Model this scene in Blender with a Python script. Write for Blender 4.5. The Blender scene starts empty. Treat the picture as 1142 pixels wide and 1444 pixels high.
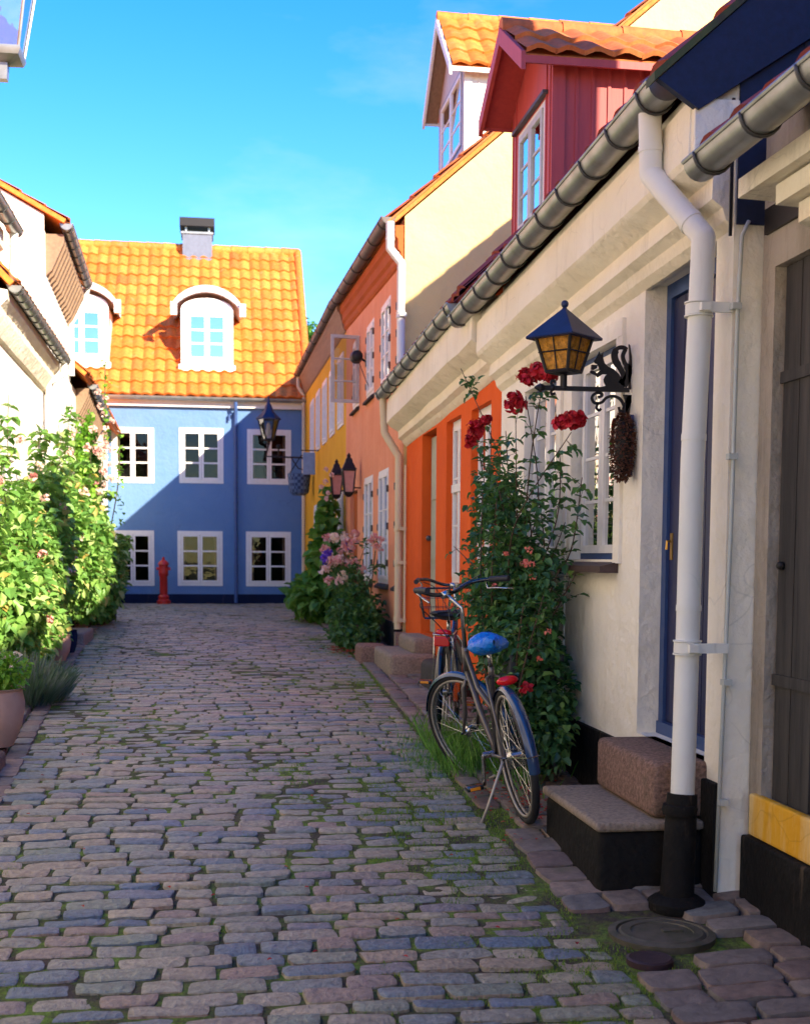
import bpy, math, random
from mathutils import Vector, Matrix
from mathutils import noise as mn
random.seed(7)
R = math.radians
sc = bpy.context.scene
col = sc.collection
V = Vector

# ------------------------------------------------------------------ materials
def nt(name):
    m = bpy.data.materials.new(name); m.use_nodes = True
    t = m.node_tree
    return m, t, t.nodes['Principled BSDF']
def N(t, typ, **kw):
    n = t.nodes.new(typ)
    for k, v in kw.items():
        if k in n.inputs.keys(): n.inputs[k].default_value = v
        else: setattr(n, k, v)
    return n
def c4(c): return (c[0], c[1], c[2], 1)
def ramp(t, fac, stops):
    r = t.nodes.new('ShaderNodeValToRGB')
    e = r.color_ramp.elements
    while len(e) > len(stops): e.remove(e[-1])
    while len(e) < len(stops): e.new(.5)
    for k, (p, c) in enumerate(stops): e[k].position = p; e[k].color = c4(c)
    t.links.new(fac, r.inputs[0]); return r
def mixc(t, fac, a, b, mode='MIX'):
    m = t.nodes.new('ShaderNodeMix'); m.data_type = 'RGBA'; m.blend_type = mode
    for s, v in ((0, fac), (6, a), (7, b)):
        if isinstance(v, bpy.types.NodeSocket): t.links.new(v, m.inputs[s])
        else: m.inputs[s].default_value = v if s == 0 else c4(v)
    return m.outputs[2]
def coords(t, scale=(1,1,1)):
    tc = t.nodes.new('ShaderNodeTexCoord'); mp = t.nodes.new('ShaderNodeMapping')
    mp.inputs['Scale'].default_value = scale
    t.links.new(tc.outputs['Object'], mp.inputs[0]); return mp.outputs[0]
def noise(t, vec, s, d=4, r=.55):
    n = N(t, 'ShaderNodeTexNoise'); n.inputs['Scale'].default_value = s
    n.inputs['Detail'].default_value = d; n.inputs['Roughness'].default_value = r
    t.links.new(vec, n.inputs['Vector']); return n.outputs['Fac']
def bump(t, b, h, st, dist, prev=None):
    n = t.nodes.new('ShaderNodeBump'); n.inputs['Strength'].default_value = st; n.inputs['Distance'].default_value = dist
    t.links.new(h, n.inputs['Height'])
    if prev: t.links.new(prev, n.inputs['Normal'])
    t.links.new(n.outputs[0], b.inputs['Normal']); return n.outputs[0]

def plaster(name, c, c2=None, rough=.9, b=.5, stain=(.35,.3,.25), stain_amt=.25, spread=(.62,.85)):
    m, t, p = nt(name); v = coords(t)
    c2 = c2 or tuple(x*.82 for x in c)
    r = ramp(t, noise(t, v, 1.7, 5), [(.3, c), (.7, c2)])
    vs = coords(t, (3, 3, .45))
    r2 = ramp(t, noise(t, vs, 2.2, 6, .7), [(spread[0], (0,0,0)), (spread[1], (1,1,1))])
    mm = t.nodes.new('ShaderNodeMath'); mm.operation = 'MULTIPLY'; mm.inputs[1].default_value = stain_amt
    t.links.new(r2.outputs[0], mm.inputs[0])
    t.links.new(mixc(t, mm.outputs[0], r.outputs[0], stain), p.inputs['Base Color'])
    p.inputs['Roughness'].default_value = rough; p.inputs['Specular IOR Level'].default_value = .12
    # hairline cracks, broken up by a mask
    vd = t.nodes.new('ShaderNodeVectorMath'); vd.operation = 'ADD'
    nn = N(t, 'ShaderNodeTexNoise'); nn.inputs['Scale'].default_value = 3.5; t.links.new(v, nn.inputs['Vector'])
    sc2 = t.nodes.new('ShaderNodeVectorMath'); sc2.operation = 'SCALE'; sc2.inputs['Scale'].default_value = .35
    t.links.new(nn.outputs['Color'], sc2.inputs[0]); t.links.new(v, vd.inputs[0]); t.links.new(sc2.outputs[0], vd.inputs[1])
    vo = t.nodes.new('ShaderNodeTexVoronoi'); vo.feature = 'DISTANCE_TO_EDGE'; vo.inputs['Scale'].default_value = 1.5
    t.links.new(vd.outputs[0], vo.inputs['Vector'])
    ck_ = ramp(t, vo.outputs['Distance'], [(.0, (1,1,1)), (.009, (0,0,0))])
    mk = ramp(t, noise(t, v, 1.1, 3), [(.50, (0,0,0)), (.60, (1,1,1))])
    mu = t.nodes.new('ShaderNodeMath'); mu.operation = 'MULTIPLY'; t.links.new(ck_.outputs[0], mu.inputs[0]); t.links.new(mk.outputs[0], mu.inputs[1])
    mu2 = t.nodes.new('ShaderNodeMath'); mu2.operation = 'MULTIPLY'; mu2.inputs[1].default_value = .26; t.links.new(mu.outputs[0], mu2.inputs[0])
    old = p.inputs['Base Color'].links[0].from_socket
    t.links.new(mixc(t, mu2.outputs[0], old, tuple(x*.35 for x in c)), p.inputs['Base Color'])
    n1 = bump(t, p, noise(t, v, 7, 3), b*.9, .035)
    n2 = bump(t, p, noise(t, v, 26, 4, .6), b*.6, .010, n1)
    bump(t, p, noise(t, v, 110, 3), b*.6, .004, n2)
    return m
def simple(name, c, rough=.6, metal=0, c2=None, ns=12, b=.15, spec=.5, scale=(1,1,1), bs=None, bd=.003):
    m, t, p = nt(name); v = coords(t, scale)
    c2 = c2 or tuple(x*.8 for x in c)
    r = ramp(t, noise(t, v, ns, 4), [(.3, c), (.7, c2)])
    t.links.new(r.outputs[0], p.inputs['Base Color'])
    p.inputs['Roughness'].default_value = rough; p.inputs['Metallic'].default_value = metal
    p.inputs['Specular IOR Level'].default_value = spec
    if b: bump(t, p, noise(t, v, bs or ns*5, 4), b, bd)
    return m
def island_mat(name, stops, rough=.8, ns=20, b=.3, bd=.006, over=None, spec=.4, big=None, mott=.35):
    m, t, p = nt(name); v = coords(t)
    g = t.nodes.new('ShaderNodeNewGeometry')
    r = ramp(t, g.outputs['Random Per Island'], stops)
    r.color_ramp.interpolation = 'LINEAR'
    n = noise(t, v, ns, 6, .65)
    k = ramp(t, n, [(.25, (1-mott,)*3), (.75, (1+mott*.6,)*3)])
    cc = mixc(t, 1.0, r.outputs[0], k.outputs[0], 'MULTIPLY')
    if over:
        k2 = ramp(t, noise(t, v, over[1], 5, .6), [(over[2], (0,0,0)), (over[2]+.12, (1,1,1))])
        mm = t.nodes.new('ShaderNodeMath'); mm.operation = 'MULTIPLY'; mm.inputs[1].default_value = over[3]
        t.links.new(k2.outputs[0], mm.inputs[0])
        cc = mixc(t, mm.outputs[0], cc, over[0])
    t.links.new(cc, p.inputs['Base Color'])
    p.inputs['Roughness'].default_value = rough; p.inputs['Specular IOR Level'].default_value = spec
    n1 = bump(t, p, noise(t, v, ns, 6, .6), b, bd)
    bump(t, p, noise(t, v, ns*6, 3), b*.6, bd*.3, n1)
    return m
def leafmat(name, stops, trans=.3, tc=(.25,.45,.05), rough=.45):
    m, t, p = nt(name)
    g = t.nodes.new('ShaderNodeNewGeometry')
    r = ramp(t, g.outputs['Random Per Island'], stops)
    t.links.new(r.outputs[0], p.inputs['Base Color']); p.inputs['Roughness'].default_value = rough
    p.inputs['Specular IOR Level'].default_value = .4
    tr = t.nodes.new('ShaderNodeBsdfTranslucent'); mx = t.nodes.new('ShaderNodeMixShader')
    t.links.new(mixc(t, .5, r.outputs[0], tc), tr.inputs[0]); mx.inputs[0].default_value = trans
    o = t.nodes['Material Output']
    t.links.new(p.outputs[0], mx.inputs[1]); t.links.new(tr.outputs[0], mx.inputs[2]); t.links.new(mx.outputs[0], o.inputs[0])
    return m
def glass(name, refl=.12, tint=(.75,.8,.8), wav=.25, k=1.0):
    m, t, p = nt(name); t.nodes.remove(p)
    tr = t.nodes.new('ShaderNodeBsdfTransparent'); tr.inputs[0].default_value = c4(tint)
    gl = t.nodes.new('ShaderNodeBsdfGlossy'); gl.inputs['Roughness'].default_value = .02
    fr = t.nodes.new('ShaderNodeFresnel'); fr.inputs[0].default_value = 1.6
    ma = t.nodes.new('ShaderNodeMath'); ma.operation = 'MULTIPLY_ADD'; ma.use_clamp = True
    ma.inputs[1].default_value = k; ma.inputs[2].default_value = refl
    t.links.new(fr.outputs[0], ma.inputs[0])
    mx = t.nodes.new('ShaderNodeMixShader')
    t.links.new(ma.outputs[0], mx.inputs[0]); t.links.new(tr.outputs[0], mx.inputs[1]); t.links.new(gl.outputs[0], mx.inputs[2])
    b = t.nodes.new('ShaderNodeBump'); b.inputs['Strength'].default_value = wav; b.inputs['Distance'].default_value = .01
    t.links.new(noise(t, coords(t), 4, 2), b.inputs['Height']); t.links.new(b.outputs[0], gl.inputs['Normal'])
    t.links.new(mx.outputs[0], t.nodes['Material Output'].inputs[0])
    return m
def boards(name, c, c2, rough=.7, axis='z', b=.4, ns=3):
    m, t, p = nt(name)
    v = coords(t, (9, 9, .6) if axis == 'z' else (9, .6, 9))
    r = ramp(t, noise(t, v, ns, 6, .65), [(.3, c), (.7, c2)])
    t.links.new(r.outputs[0], p.inputs['Base Color']); p.inputs['Roughness'].default_value = rough
    bump(t, p, noise(t, v, ns*4, 4), b, .004)
    return m

M = {}
M['white'] = plaster('white_plaster', (.90,.84,.71), (.84,.77,.63), stain=(.55,.48,.36), stain_amt=.35, b=.8, spread=(.55,.78))
M['cornice'] = plaster('cornice_plaster', (.88,.81,.65), (.79,.71,.54), stain=(.38,.33,.22), stain_amt=.5, b=.8, spread=(.55,.75))
M['white_sun'] = plaster('lime_wash', (.80,.76,.68), (.74,.69,.60), stain_amt=.1)
M['greyplaster'] = plaster('old_grey_plaster', (.44,.38,.31), (.30,.26,.21), stain=(.12,.1,.08), stain_amt=.6, b=1.0, spread=(.5,.75))
M['orange'] = plaster('orange_plaster', (.80,.13,.02), (.68,.10,.018), stain=(.85,.30,.10), stain_amt=.25)
M['pink'] = plaster('salmon_plaster', (.84,.36,.19), (.76,.29,.14), stain=(.88,.50,.36), stain_amt=.5, spread=(.5,.8))
M['yellowg'] = plaster('pale_yellow_plaster', (.78,.58,.26), (.74,.53,.22), stain_amt=.08)
M['yellow'] = plaster('ochre_plaster', (.80,.44,.035), (.72,.37,.025), stain_amt=.12)
M['blue'] = plaster('blue_plaster', (.135,.24,.43), (.11,.215,.41), stain=(.30,.33,.42), stain_amt=.2, b=.6)
M['dkblue'] = plaster('dark_blue_plinth', (.012,.02,.06), (.01,.015,.04))
M['black'] = plaster('black_tar', (.008,.0075,.0075), (.014,.013,.012), rough=.75, stain=(.13,.095,.065), stain_amt=.6, b=.9, spread=(.60,.70))
M['greyplinth'] = plaster('grey_plinth', (.07,.065,.06), (.05,.047,.043), stain=(.16,.1,.06), stain_amt=.5)
M['yband'] = plaster('yellow_band', (.76,.40,.035), (.66,.32,.02), stain=(.78,.62,.32), stain_amt=.75, spread=(.45,.7))
M['ocornice'] = plaster('rust_cornice', (.50,.13,.035), (.40,.10,.03), stain_amt=.2)
M['bcornice'] = boards('brown_soffit', (.30,.19,.11), (.2,.12,.07), axis='y')
M['wpaint'] = simple('white_paint', (.80,.78,.74), .45, c2=(.72,.70,.66), b=.08)
M['gpaint'] = simple('pale_grey_paint', (.52,.54,.50), .5, c2=(.44,.46,.42), b=.1)
M['bluepaint'] = simple('blue_paint', (.03,.07,.20), .5)
M['doorblue'] = boards('dark_blue_door', (.006,.011,.075), (.004,.008,.05), rough=.5, b=.15)
M['dkboard'] = boards('navy_boards', (.006,.016,.055), (.004,.010,.032), rough=.75, axis='y', b=.3)
M['redboard'] = boards('red_boards', (.50,.07,.055), (.40,.05,.045), rough=.6, b=.2)
M['whiteboard'] = boards('white_boards', (.78,.77,.74), (.70,.69,.66), rough=.6, b=.2)
M['whiteboard_shade'] = boards('shaded_white_boards', (.55,.5,.5), (.45,.4,.42), rough=.6, b=.2)  # white dormer's front boards, with their shade mixed into the colour
M['oldwood'] = boards('weathered_boards', (.062,.055,.048), (.013,.012,.012), rough=.85, b=1.0, ns=2.2)
M['brownwood'] = simple('brown_wood', (.07,.035,.03), .55, c2=(.04,.02,.018), ns=20)
M['zinc'] = simple('zinc', (.38,.39,.38), .38, .6, c2=(.24,.24,.22), ns=6, b=.2, bs=30)
M['brownzinc'] = simple('brown_zinc', (.15,.12,.105), .55, .4, c2=(.10,.08,.07), ns=6)
M['strap'] = simple('dark_strap', (.09,.09,.09), .5, .6)
M['whitepipe'] = plaster('white_painted_pipe', (.80,.79,.73), (.72,.70,.62), rough=.45, stain=(.42,.33,.22), stain_amt=.5, b=.15)
M['creampipe'] = plaster('cream_painted_pipe', (.72,.62,.42), (.66,.54,.34), rough=.5, stain=(.45,.3,.15), stain_amt=.5, b=.15)
M['blackiron'] = simple('black_iron', (.016,.013,.013), .5, .3, ns=30, b=.3)
M['ironblue'] = simple('blue_black_sheet', (.012,.024,.085), .5, .0, c2=(.008,.014,.05), ns=14, b=.35)
M['amber'] = island_mat('amber_glass', [(0, (.55,.22,.02)), (1, (.75,.34,.04))], rough=.15, ns=45, b=1.0, bd=.02, mott=.75)
M['pane'] = glass('window_glass', .06, (.55,.58,.6))
M['panesun'] = glass('old_wavy_glass', .10, (.5,.5,.5), wav=.35, k=1.0)
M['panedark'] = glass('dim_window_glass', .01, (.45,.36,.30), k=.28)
M['panesky'] = glass('sky_reflecting_glass', .62, (.04,.06,.10), wav=.05)
M['lampglass'] = glass('lamp_glass', .12, (.82,.86,.92), k=1.2)
M['pinkglass'] = simple('pinkish_glass', (.62,.27,.22), .25, ns=20, b=.3)
M['curtain'] = simple('curtain', (.62,.56,.48), .9, scale=(12,12,.5), ns=3)
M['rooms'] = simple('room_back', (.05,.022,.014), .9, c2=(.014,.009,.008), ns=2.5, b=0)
M['dark'] = simple('dark_room', (.03,.02,.018), .9, b=0)
M['granite'] = island_mat('red_granite', [(0, (.30,.175,.125)), (1, (.33,.195,.14))], rough=.9, ns=60, b=1.0, bd=.02, mott=.75, over=((.10,.09,.05), 5, .56, .5))
M['greystone'] = island_mat('grey_step_stone', [(0, (.29,.225,.165)), (1, (.31,.24,.18))], rough=.85, ns=55, b=.8, bd=.012, mott=.55, over=((.15,.12,.08), 6, .58, .45))
M['cast'] = simple('cast_iron_cover', (.12,.10,.075), .7, .2, c2=(.055,.055,.03), ns=14, b=.6)
M['redpaint'] = simple('red_paint', (.50,.02,.015), .4)
M['tile'] = island_mat('clay_pantile', [(0, (.66,.145,.016)), (.5, (.76,.195,.024)), (.85, (.82,.25,.04)), (1, (.58,.115,.018))], rough=.75, ns=14, b=.5, mott=.45, over=((.34,.22,.10), 7, .58, .45))
M['tilered'] = island_mat('red_pantile', [(0, (.48,.11,.03)), (.5, (.60,.16,.04)), (1, (.66,.22,.06))], rough=.8, ns=18, b=.5, over=((.16,.10,.05), 14, .60, .55))
M['tiledark'] = island_mat('dark_red_pantile', [(0, (.20,.035,.03)), (1, (.30,.05,.035))], rough=.8, ns=18, b=.4)
M['leafL'] = leafmat('bright_leaf', [(0, (.10,.24,.045)), (.45, (.16,.34,.06)), (.8, (.30,.50,.11)), (.94, (.48,.60,.22)), (1, (.55,.36,.08))], .3)
M['leafV'] = leafmat('fresh_leaf', [(0, (.09,.26,.02)), (.6, (.16,.38,.03)), (1, (.32,.52,.06))], .4)
M['leafR'] = leafmat('rose_leaf', [(0, (.018,.065,.032)), (.5, (.034,.115,.046)), (.85, (.075,.19,.055)), (1, (.17,.28,.06))], .25, rough=.42)
M['leafP'] = leafmat('garden_rose_leaf', [(0, (.02,.075,.025)), (.6, (.045,.14,.04)), (1, (.13,.26,.06))], .28)
M['leafH'] = leafmat('hollyhock_leaf', [(0, (.05,.15,.025)), (.6, (.10,.27,.04)), (1, (.22,.42,.07))], .35)
M['lav'] = leafmat('lavender_leaf', [(0, (.05,.09,.06)), (.7, (.10,.16,.11)), (1, (.22,.22,.26))], .2)
M['stem'] = simple('green_stem', (.07,.10,.03), .7, c2=(.10,.06,.03))
M['twig'] = simple('brown_stem', (.09,.05,.03), .8)
M['dry'] = leafmat('dry_cones', [(0, (.07,.022,.012)), (.7, (.14,.05,.028)), (1, (.24,.11,.06))], .05, (.2,.1,.05), .8)
M['redrose'] = leafmat('crimson_petal', [(0, (.32,.004,.010)), (.6, (.52,.008,.018)), (1, (.68,.02,.05))], .2, (.6,.02,.04), .6)
M['pinkrose'] = leafmat('pink_petal', [(0, (.72,.26,.24)), (.6, (.82,.42,.36)), (1, (.86,.62,.5))], .25, (.8,.4,.4), .6)
M['palerose'] = leafmat('pale_petal', [(0, (.85,.62,.45)), (1, (.9,.78,.62))], .25, (.8,.6,.5), .6)
M['coral'] = leafmat('coral_petal', [(0, (.78,.14,.12)), (1, (.88,.3,.2))], .25, (.8,.3,.2), .6)
M['blush'] = leafmat('blush_petal', [(0, (.85,.50,.42)), (1, (.92,.72,.62))], .3, (.8,.5,.4), .6)
M['purple'] = leafmat('violet_petal', [(0, (.10,.03,.45)), (1, (.2,.08,.6))], .2, (.2,.1,.6), .6)
M['grass'] = leafmat('grass_blade', [(0, (.07,.15,.012)), (.6, (.13,.25,.02)), (1, (.28,.34,.04))], .3)
M['fallen'] = leafmat('fallen_petal', [(0, (.25,.01,.012)), (.6, (.45,.02,.02)), (1, (.35,.14,.05))], .1, (.5,.1,.05), .8)
M['terra'] = simple('terracotta', (.50,.30,.22), .85, c2=(.38,.22,.16), ns=8)
M['wreathblue'] = simple('blue_ribbon', (.05,.06,.16), .6)
M['check'] = None
M['rubber'] = simple('tyre_rubber', (.014,.014,.017), .75, b=.1)
M['chrome'] = simple('chrome', (.55,.54,.52), .25, 1, b=.05)
M['rimm'] = simple('dull_alloy_rim', (.40,.36,.31), .5, .5, b=.05)
M['bikeblack'] = simple('black_enamel', (.012,.014,.022), .2, 0, b=.02, spec=.8)
M['bikegrey'] = simple('bronze_grey_enamel', (.15,.13,.12), .3, .5, b=.02)
M['bikenavy'] = simple('navy_enamel', (.012,.05,.14), .22, .1, b=.02, spec=.8)
M['grip'] = simple('grip_rubber', (.02,.02,.028), .6)
M['cover'] = simple('blue_plastic_cover', (.0,.155,.62), .35, c2=(.0,.20,.72), ns=22, b=1.0, bs=28, bd=.02)
M['refl'] = simple('red_reflector', (.75,.008,.012), .25, b=.1)
M['amberrefl'] = simple('amber_reflector', (.9,.30,.01), .3, b=.1)
M['bark'] = simple('bark', (.12,.08,.05), .9)
M['crate'] = simple('dark_plastic', (.012,.018,.028), .5)
# checked cloth of the hanging basket
m, t, p = nt('checked_mesh'); ck = t.nodes.new('ShaderNodeTexChecker'); ck.inputs['Scale'].default_value = 16
t.links.new(coords(t), ck.inputs[0]); ck.inputs[1].default_value = (.02,.05,.16,1); ck.inputs[2].default_value = (.10,.18,.36,1)
t.links.new(ck.outputs[0], p.inputs['Base Color']); M['check'] = m
# cobble material
M['sett'] = island_mat('granite_setts', [(0, (.11,.155,.20)), (.14, (.21,.24,.23)), (.28, (.33,.30,.22)), (.42, (.42,.31,.20)), (.55, (.23,.26,.19)), (.68, (.48,.39,.25)), (.80, (.29,.27,.21)), (.9, (.35,.235,.165)), (1, (.14,.20,.26))],
                       rough=.42, ns=34, b=1.0, bd=.018, spec=.6, mott=.55, over=((.30,.24,.15), 1.1, .56, .45))
M['sett2'] = island_mat('brown_setts', [(0, (.17,.115,.10)), (.3, (.23,.165,.13)), (.6, (.15,.14,.13)), (.8, (.30,.21,.155)), (1, (.17,.175,.17))],
                        rough=.75, ns=20, b=.8, bd=.01, mott=.45, over=((.07,.09,.03), 3, .58, .5))
m, t, p = nt('joint_soil'); v = coords(t)
r1 = ramp(t, noise(t, v, 4.5, 7, .75), [(.40, (.06,.042,.03)), (.50, (.08,.095,.022)), (.60, (.14,.23,.02))])
r2 = ramp(t, noise(t, v, 40, 4), [(.3, (.6,.6,.6)), (.7, (1.2,1.2,1.2))])
t.links.new(mixc(t, 1, r1.outputs[0], r2.outputs[0], 'MULTIPLY'), p.inputs['Base Color']); p.inputs['Roughness'].default_value = .95
bump(t, p, noise(t, v, 60, 4), .8, .02); M['soil'] = m

# ------------------------------------------------------------------ builders
def tag(o, label=None, cat=None, group=None, kind=None):
    for k, v in (('label', label), ('category', cat), ('group', group), ('kind', kind)):
        if v: o[k] = v
    return o
def thing(name, loc, label, cat, group=None, rot=None):
    o = bpy.data.objects.new(name, None); col.objects.link(o); o.location = loc; o.empty_display_size = .1
    if rot: o.rotation_euler = rot
    return tag(o, label, cat, group)
def wloc(o):
    l = V((0,0,0))
    while o: l += o.location; o = o.parent
    return l
class MB:
    def __init__(s, off=(0,0,0), weld=False): s.v = []; s.f = []; s.off = V(off); s.weld = weld
    def add(s, vs, fs):
        b = len(s.v); s.v += [tuple(V(x)) for x in vs]; s.f += [tuple(i+b for i in f) for f in fs]
    def box(s, x0, x1, y0, y1, z0, z1):
        s.add([(x,y,z) for x in (x0,x1) for y in (y0,y1) for z in (z0,z1)],
              [(0,1,3,2),(4,6,7,5),(0,4,5,1),(2,3,7,6),(0,2,6,4),(1,5,7,3)]); return s
    def cbox(s, x0, x1, y0, y1, z0, z1, c=.01):
        # box with chamfered edges
        mid = ((x0+x1)/2, (y0+y1)/2, (z0+z1)/2); h = ((x1-x0)/2, (y1-y0)/2, (z1-z0)/2)
        import bmesh
        bm = bmesh.new(); bmesh.ops.create_cube(bm, size=2)
        for w in bm.verts: w.co = V((w.co.x*h[0]+mid[0], w.co.y*h[1]+mid[1], w.co.z*h[2]+mid[2]))
        bmesh.ops.bevel(bm, geom=bm.edges[:], offset=c, segments=3, affect='EDGES', profile=.5)
        bm.verts.ensure_lookup_table(); bm.verts.index_update()
        s.add([w.co for w in bm.verts], [[q.index for q in f.verts] for f in bm.faces]); bm.free(); return s
    def fbox(s, F, u0, u1, v0, v1, n0, n1):
        O, U, W, Nn = F
        s.add([O+U*u+W*w+Nn*n for u in (u0,u1) for w in (v0,v1) for n in (n0,n1)],
              [(0,1,3,2),(4,6,7,5),(0,4,5,1),(2,3,7,6),(0,2,6,4),(1,5,7,3)]); return s
    def prism(s, poly, d):
        # poly of 3-D points, extruded by vector d
        n = len(poly); a = [V(p) for p in poly]; b = [p+V(d) for p in a]
        s.add(a+b, [tuple(range(n))[::-1], tuple(range(n, 2*n))] + [(i, (i+1) % n, (i+1) % n+n, i+n) for i in range(n)]); return s
    def loft(s, A, B):
        n = len(A); s.add(list(A)+list(B), [tuple(range(n))[::-1], tuple(range(n, 2*n))] + [(i, (i+1) % n, (i+1) % n+n, i+n) for i in range(n)]); return s
    def tube(s, pts, r, n=8, caps=True, closed=False, miter=False):
        pts = [V(p) for p in pts]; k = len(pts)
        rs = r if isinstance(r, (list, tuple)) else [r]*k
        b = len(s.v); prev = None
        for i, p in enumerate(pts):
            if closed: d = (pts[(i+1) % k]-pts[i-1])
            else:
                d1 = (pts[i]-pts[i-1]).normalized() if i else None
                d2 = (pts[i+1]-pts[i]).normalized() if i < k-1 else None
                d = (d1+d2) if d1 and d2 else (d1 or d2)
            d.normalize()
            if prev is None:
                a = V((0,0,1)) if abs(d.z) < .9 else V((1,0,0))
                x = d.cross(a).normalized()
            else:
                x = (prev - d*prev.dot(d)).normalized()
            prev = x; y = d.cross(x)
            sc_ = 1
            for j in range(n):
                an = 2*math.pi*j/n
                s.v.append(tuple(p+(x*math.cos(an)+y*math.sin(an))*rs[i]))
        for i in range(k if closed else k-1):
            i2 = (i+1) % k
            for j in range(n):
                s.f.append((b+i*n+j, b+i*n+(j+1) % n, b+i2*n+(j+1) % n, b+i2*n+j))
        if caps and not closed:
            s.f.append(tuple(b+j for j in range(n))[::-1]); s.f.append(tuple(b+(k-1)*n+j for j in range(n)))
        return s
    def lathe(s, c, prof, n=20, axis='z', sq=None, T=None):
        c = V(c); b = len(s.v)
        for r_, h in prof:
            for j in range(n):
                an = 2*math.pi*(j+.5)/n if sq else 2*math.pi*j/n
                q = V((r_*math.cos(an), r_*math.sin(an), h)) if axis == 'z' else V((r_*math.cos(an), h, r_*math.sin(an))) if axis == 'y' else V((h, r_*math.cos(an), r_*math.sin(an)))
                s.v.append(tuple((T @ q if T else q)+c))
        for i in range(len(prof)-1):
            for j in range(n):
                s.f.append((b+i*n+j, b+i*n+(j+1) % n, b+(i+1)*n+(j+1) % n, b+(i+1)*n+j))
        s.f.append(tuple(b+j for j in range(n))[::-1]); s.f.append(tuple(b+(len(prof)-1)*n+j for j in range(n)))
        return s
    def ball(s, c, r, n=8, sc_=(1,1,1)):
        prof = []
        for i in range(n+1):
            a = math.pi*i/n; prof.append((max(1e-4, r*math.sin(a)), -r*math.cos(a)))
        b = len(s.v); s.lathe((0,0,0), prof, n*2)
        for i in range(b, len(s.v)): q = s.v[i]; s.v[i] = (c[0]+q[0]*sc_[0], c[1]+q[1]*sc_[1], c[2]+q[2]*sc_[2])
        return s
    def leaf(s, p, d, up, L, W, fold=.25, bend=.2):
        d = d.normalized(); x = d.cross(up)
        if x.length < 1e-3: x = d.cross(V((1,0,.3)))
        x.normalize(); n = x.cross(d)
        b = len(s.v)
        for q in (p, p+d*L*.35+x*W*.5+n*W*fold, p+d*L*.75+x*W*.38+n*(W*fold*.8-L*bend*.5), p+d*L-n*L*bend, p+d*L*.75-x*W*.38+n*(W*fold*.8-L*bend*.5), p+d*L*.35-x*W*.5+n*W*fold, p+d*L*.5-n*L*bend*.2):
            s.v.append(tuple(q))
        s.f += [(b,b+1,b+2,b+6),(b+2,b+3,b+6),(b,b+6,b+4,b+5),(b+3,b+4,b+6)]
    def build(s, name, mat, parent=None, smooth=False, auto=None):
        off = wloc(parent) if parent else V((0,0,0))
        if s.off.length: off = s.off
        me = bpy.data.meshes.new(name); me.from_pydata([tuple(V(v)-off) for v in s.v], [], s.f); me.update()
        if s.weld:
            import bmesh
            bm = bmesh.new(); bm.from_mesh(me); bmesh.ops.remove_doubles(bm, verts=bm.verts, dist=.0004); bm.to_mesh(me); bm.free()
        if auto is not None:
            me.polygons.foreach_set('use_smooth', [True]*len(me.polygons)); me.set_sharp_from_angle(angle=R(auto))
        elif smooth: me.polygons.foreach_set('use_smooth', [True]*len(me.polygons))
        if mat: me.materials.append(mat)
        o = bpy.data.objects.new(name, me); col.objects.link(o)
        if parent: o.parent = parent
        return o
class LB(MB):
    # local builder: vertices already in the parent's local space
    def build(s, name, mat, parent=None, smooth=False, auto=None):
        s2 = s.off; s.off = V((0,0,0)); me = bpy.data.meshes.new(name); me.from_pydata(s.v, [], s.f); me.update()
        if auto is not None:
            me.polygons.foreach_set('use_smooth', [True]*len(me.polygons)); me.set_sharp_from_angle(angle=R(auto))
        elif smooth: me.polygons.foreach_set('use_smooth', [True]*len(me.polygons))
        me.materials.append(mat); o = bpy.data.objects.new(name, me); col.objects.link(o); o.parent = parent
        return o

def gz(y):
    T = [(-80,-1.55),(2,-1.52),(3.7,-1.47),(5,-1.41),(6.2,-1.32),(7.2,-1.265),(9,-1.18),(12,-1.09),(15,-1.035),(30,-1.03),(400,-1.03)]
    for (a, za), (b, zb) in zip(T, T[1:]):
        if y <= b: return za+(zb-za)*max(0, (y-a)/(b-a))
    return -1.03

# ------------------------------------------------------------------ ground
g = MB(); ys = [-80, -20, -4, 0] + [2+.5*i for i in range(57)] + [40, 80, 300]
xs = [-250, -40, -8, -3, -2, -1, 0, 1, 2, 3, 8, 40, 250]
for y in ys:
    for x in xs: g.v.append((x, y, gz(y)-.019))
for i in range(len(ys)-1):
    for j in range(len(xs)-1):
        a = i*len(xs)+j; g.f.append((a, a+1, a+len(xs)+1, a+len(xs)))
tag(g.build('ground', M['soil']), kind='structure')

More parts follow.
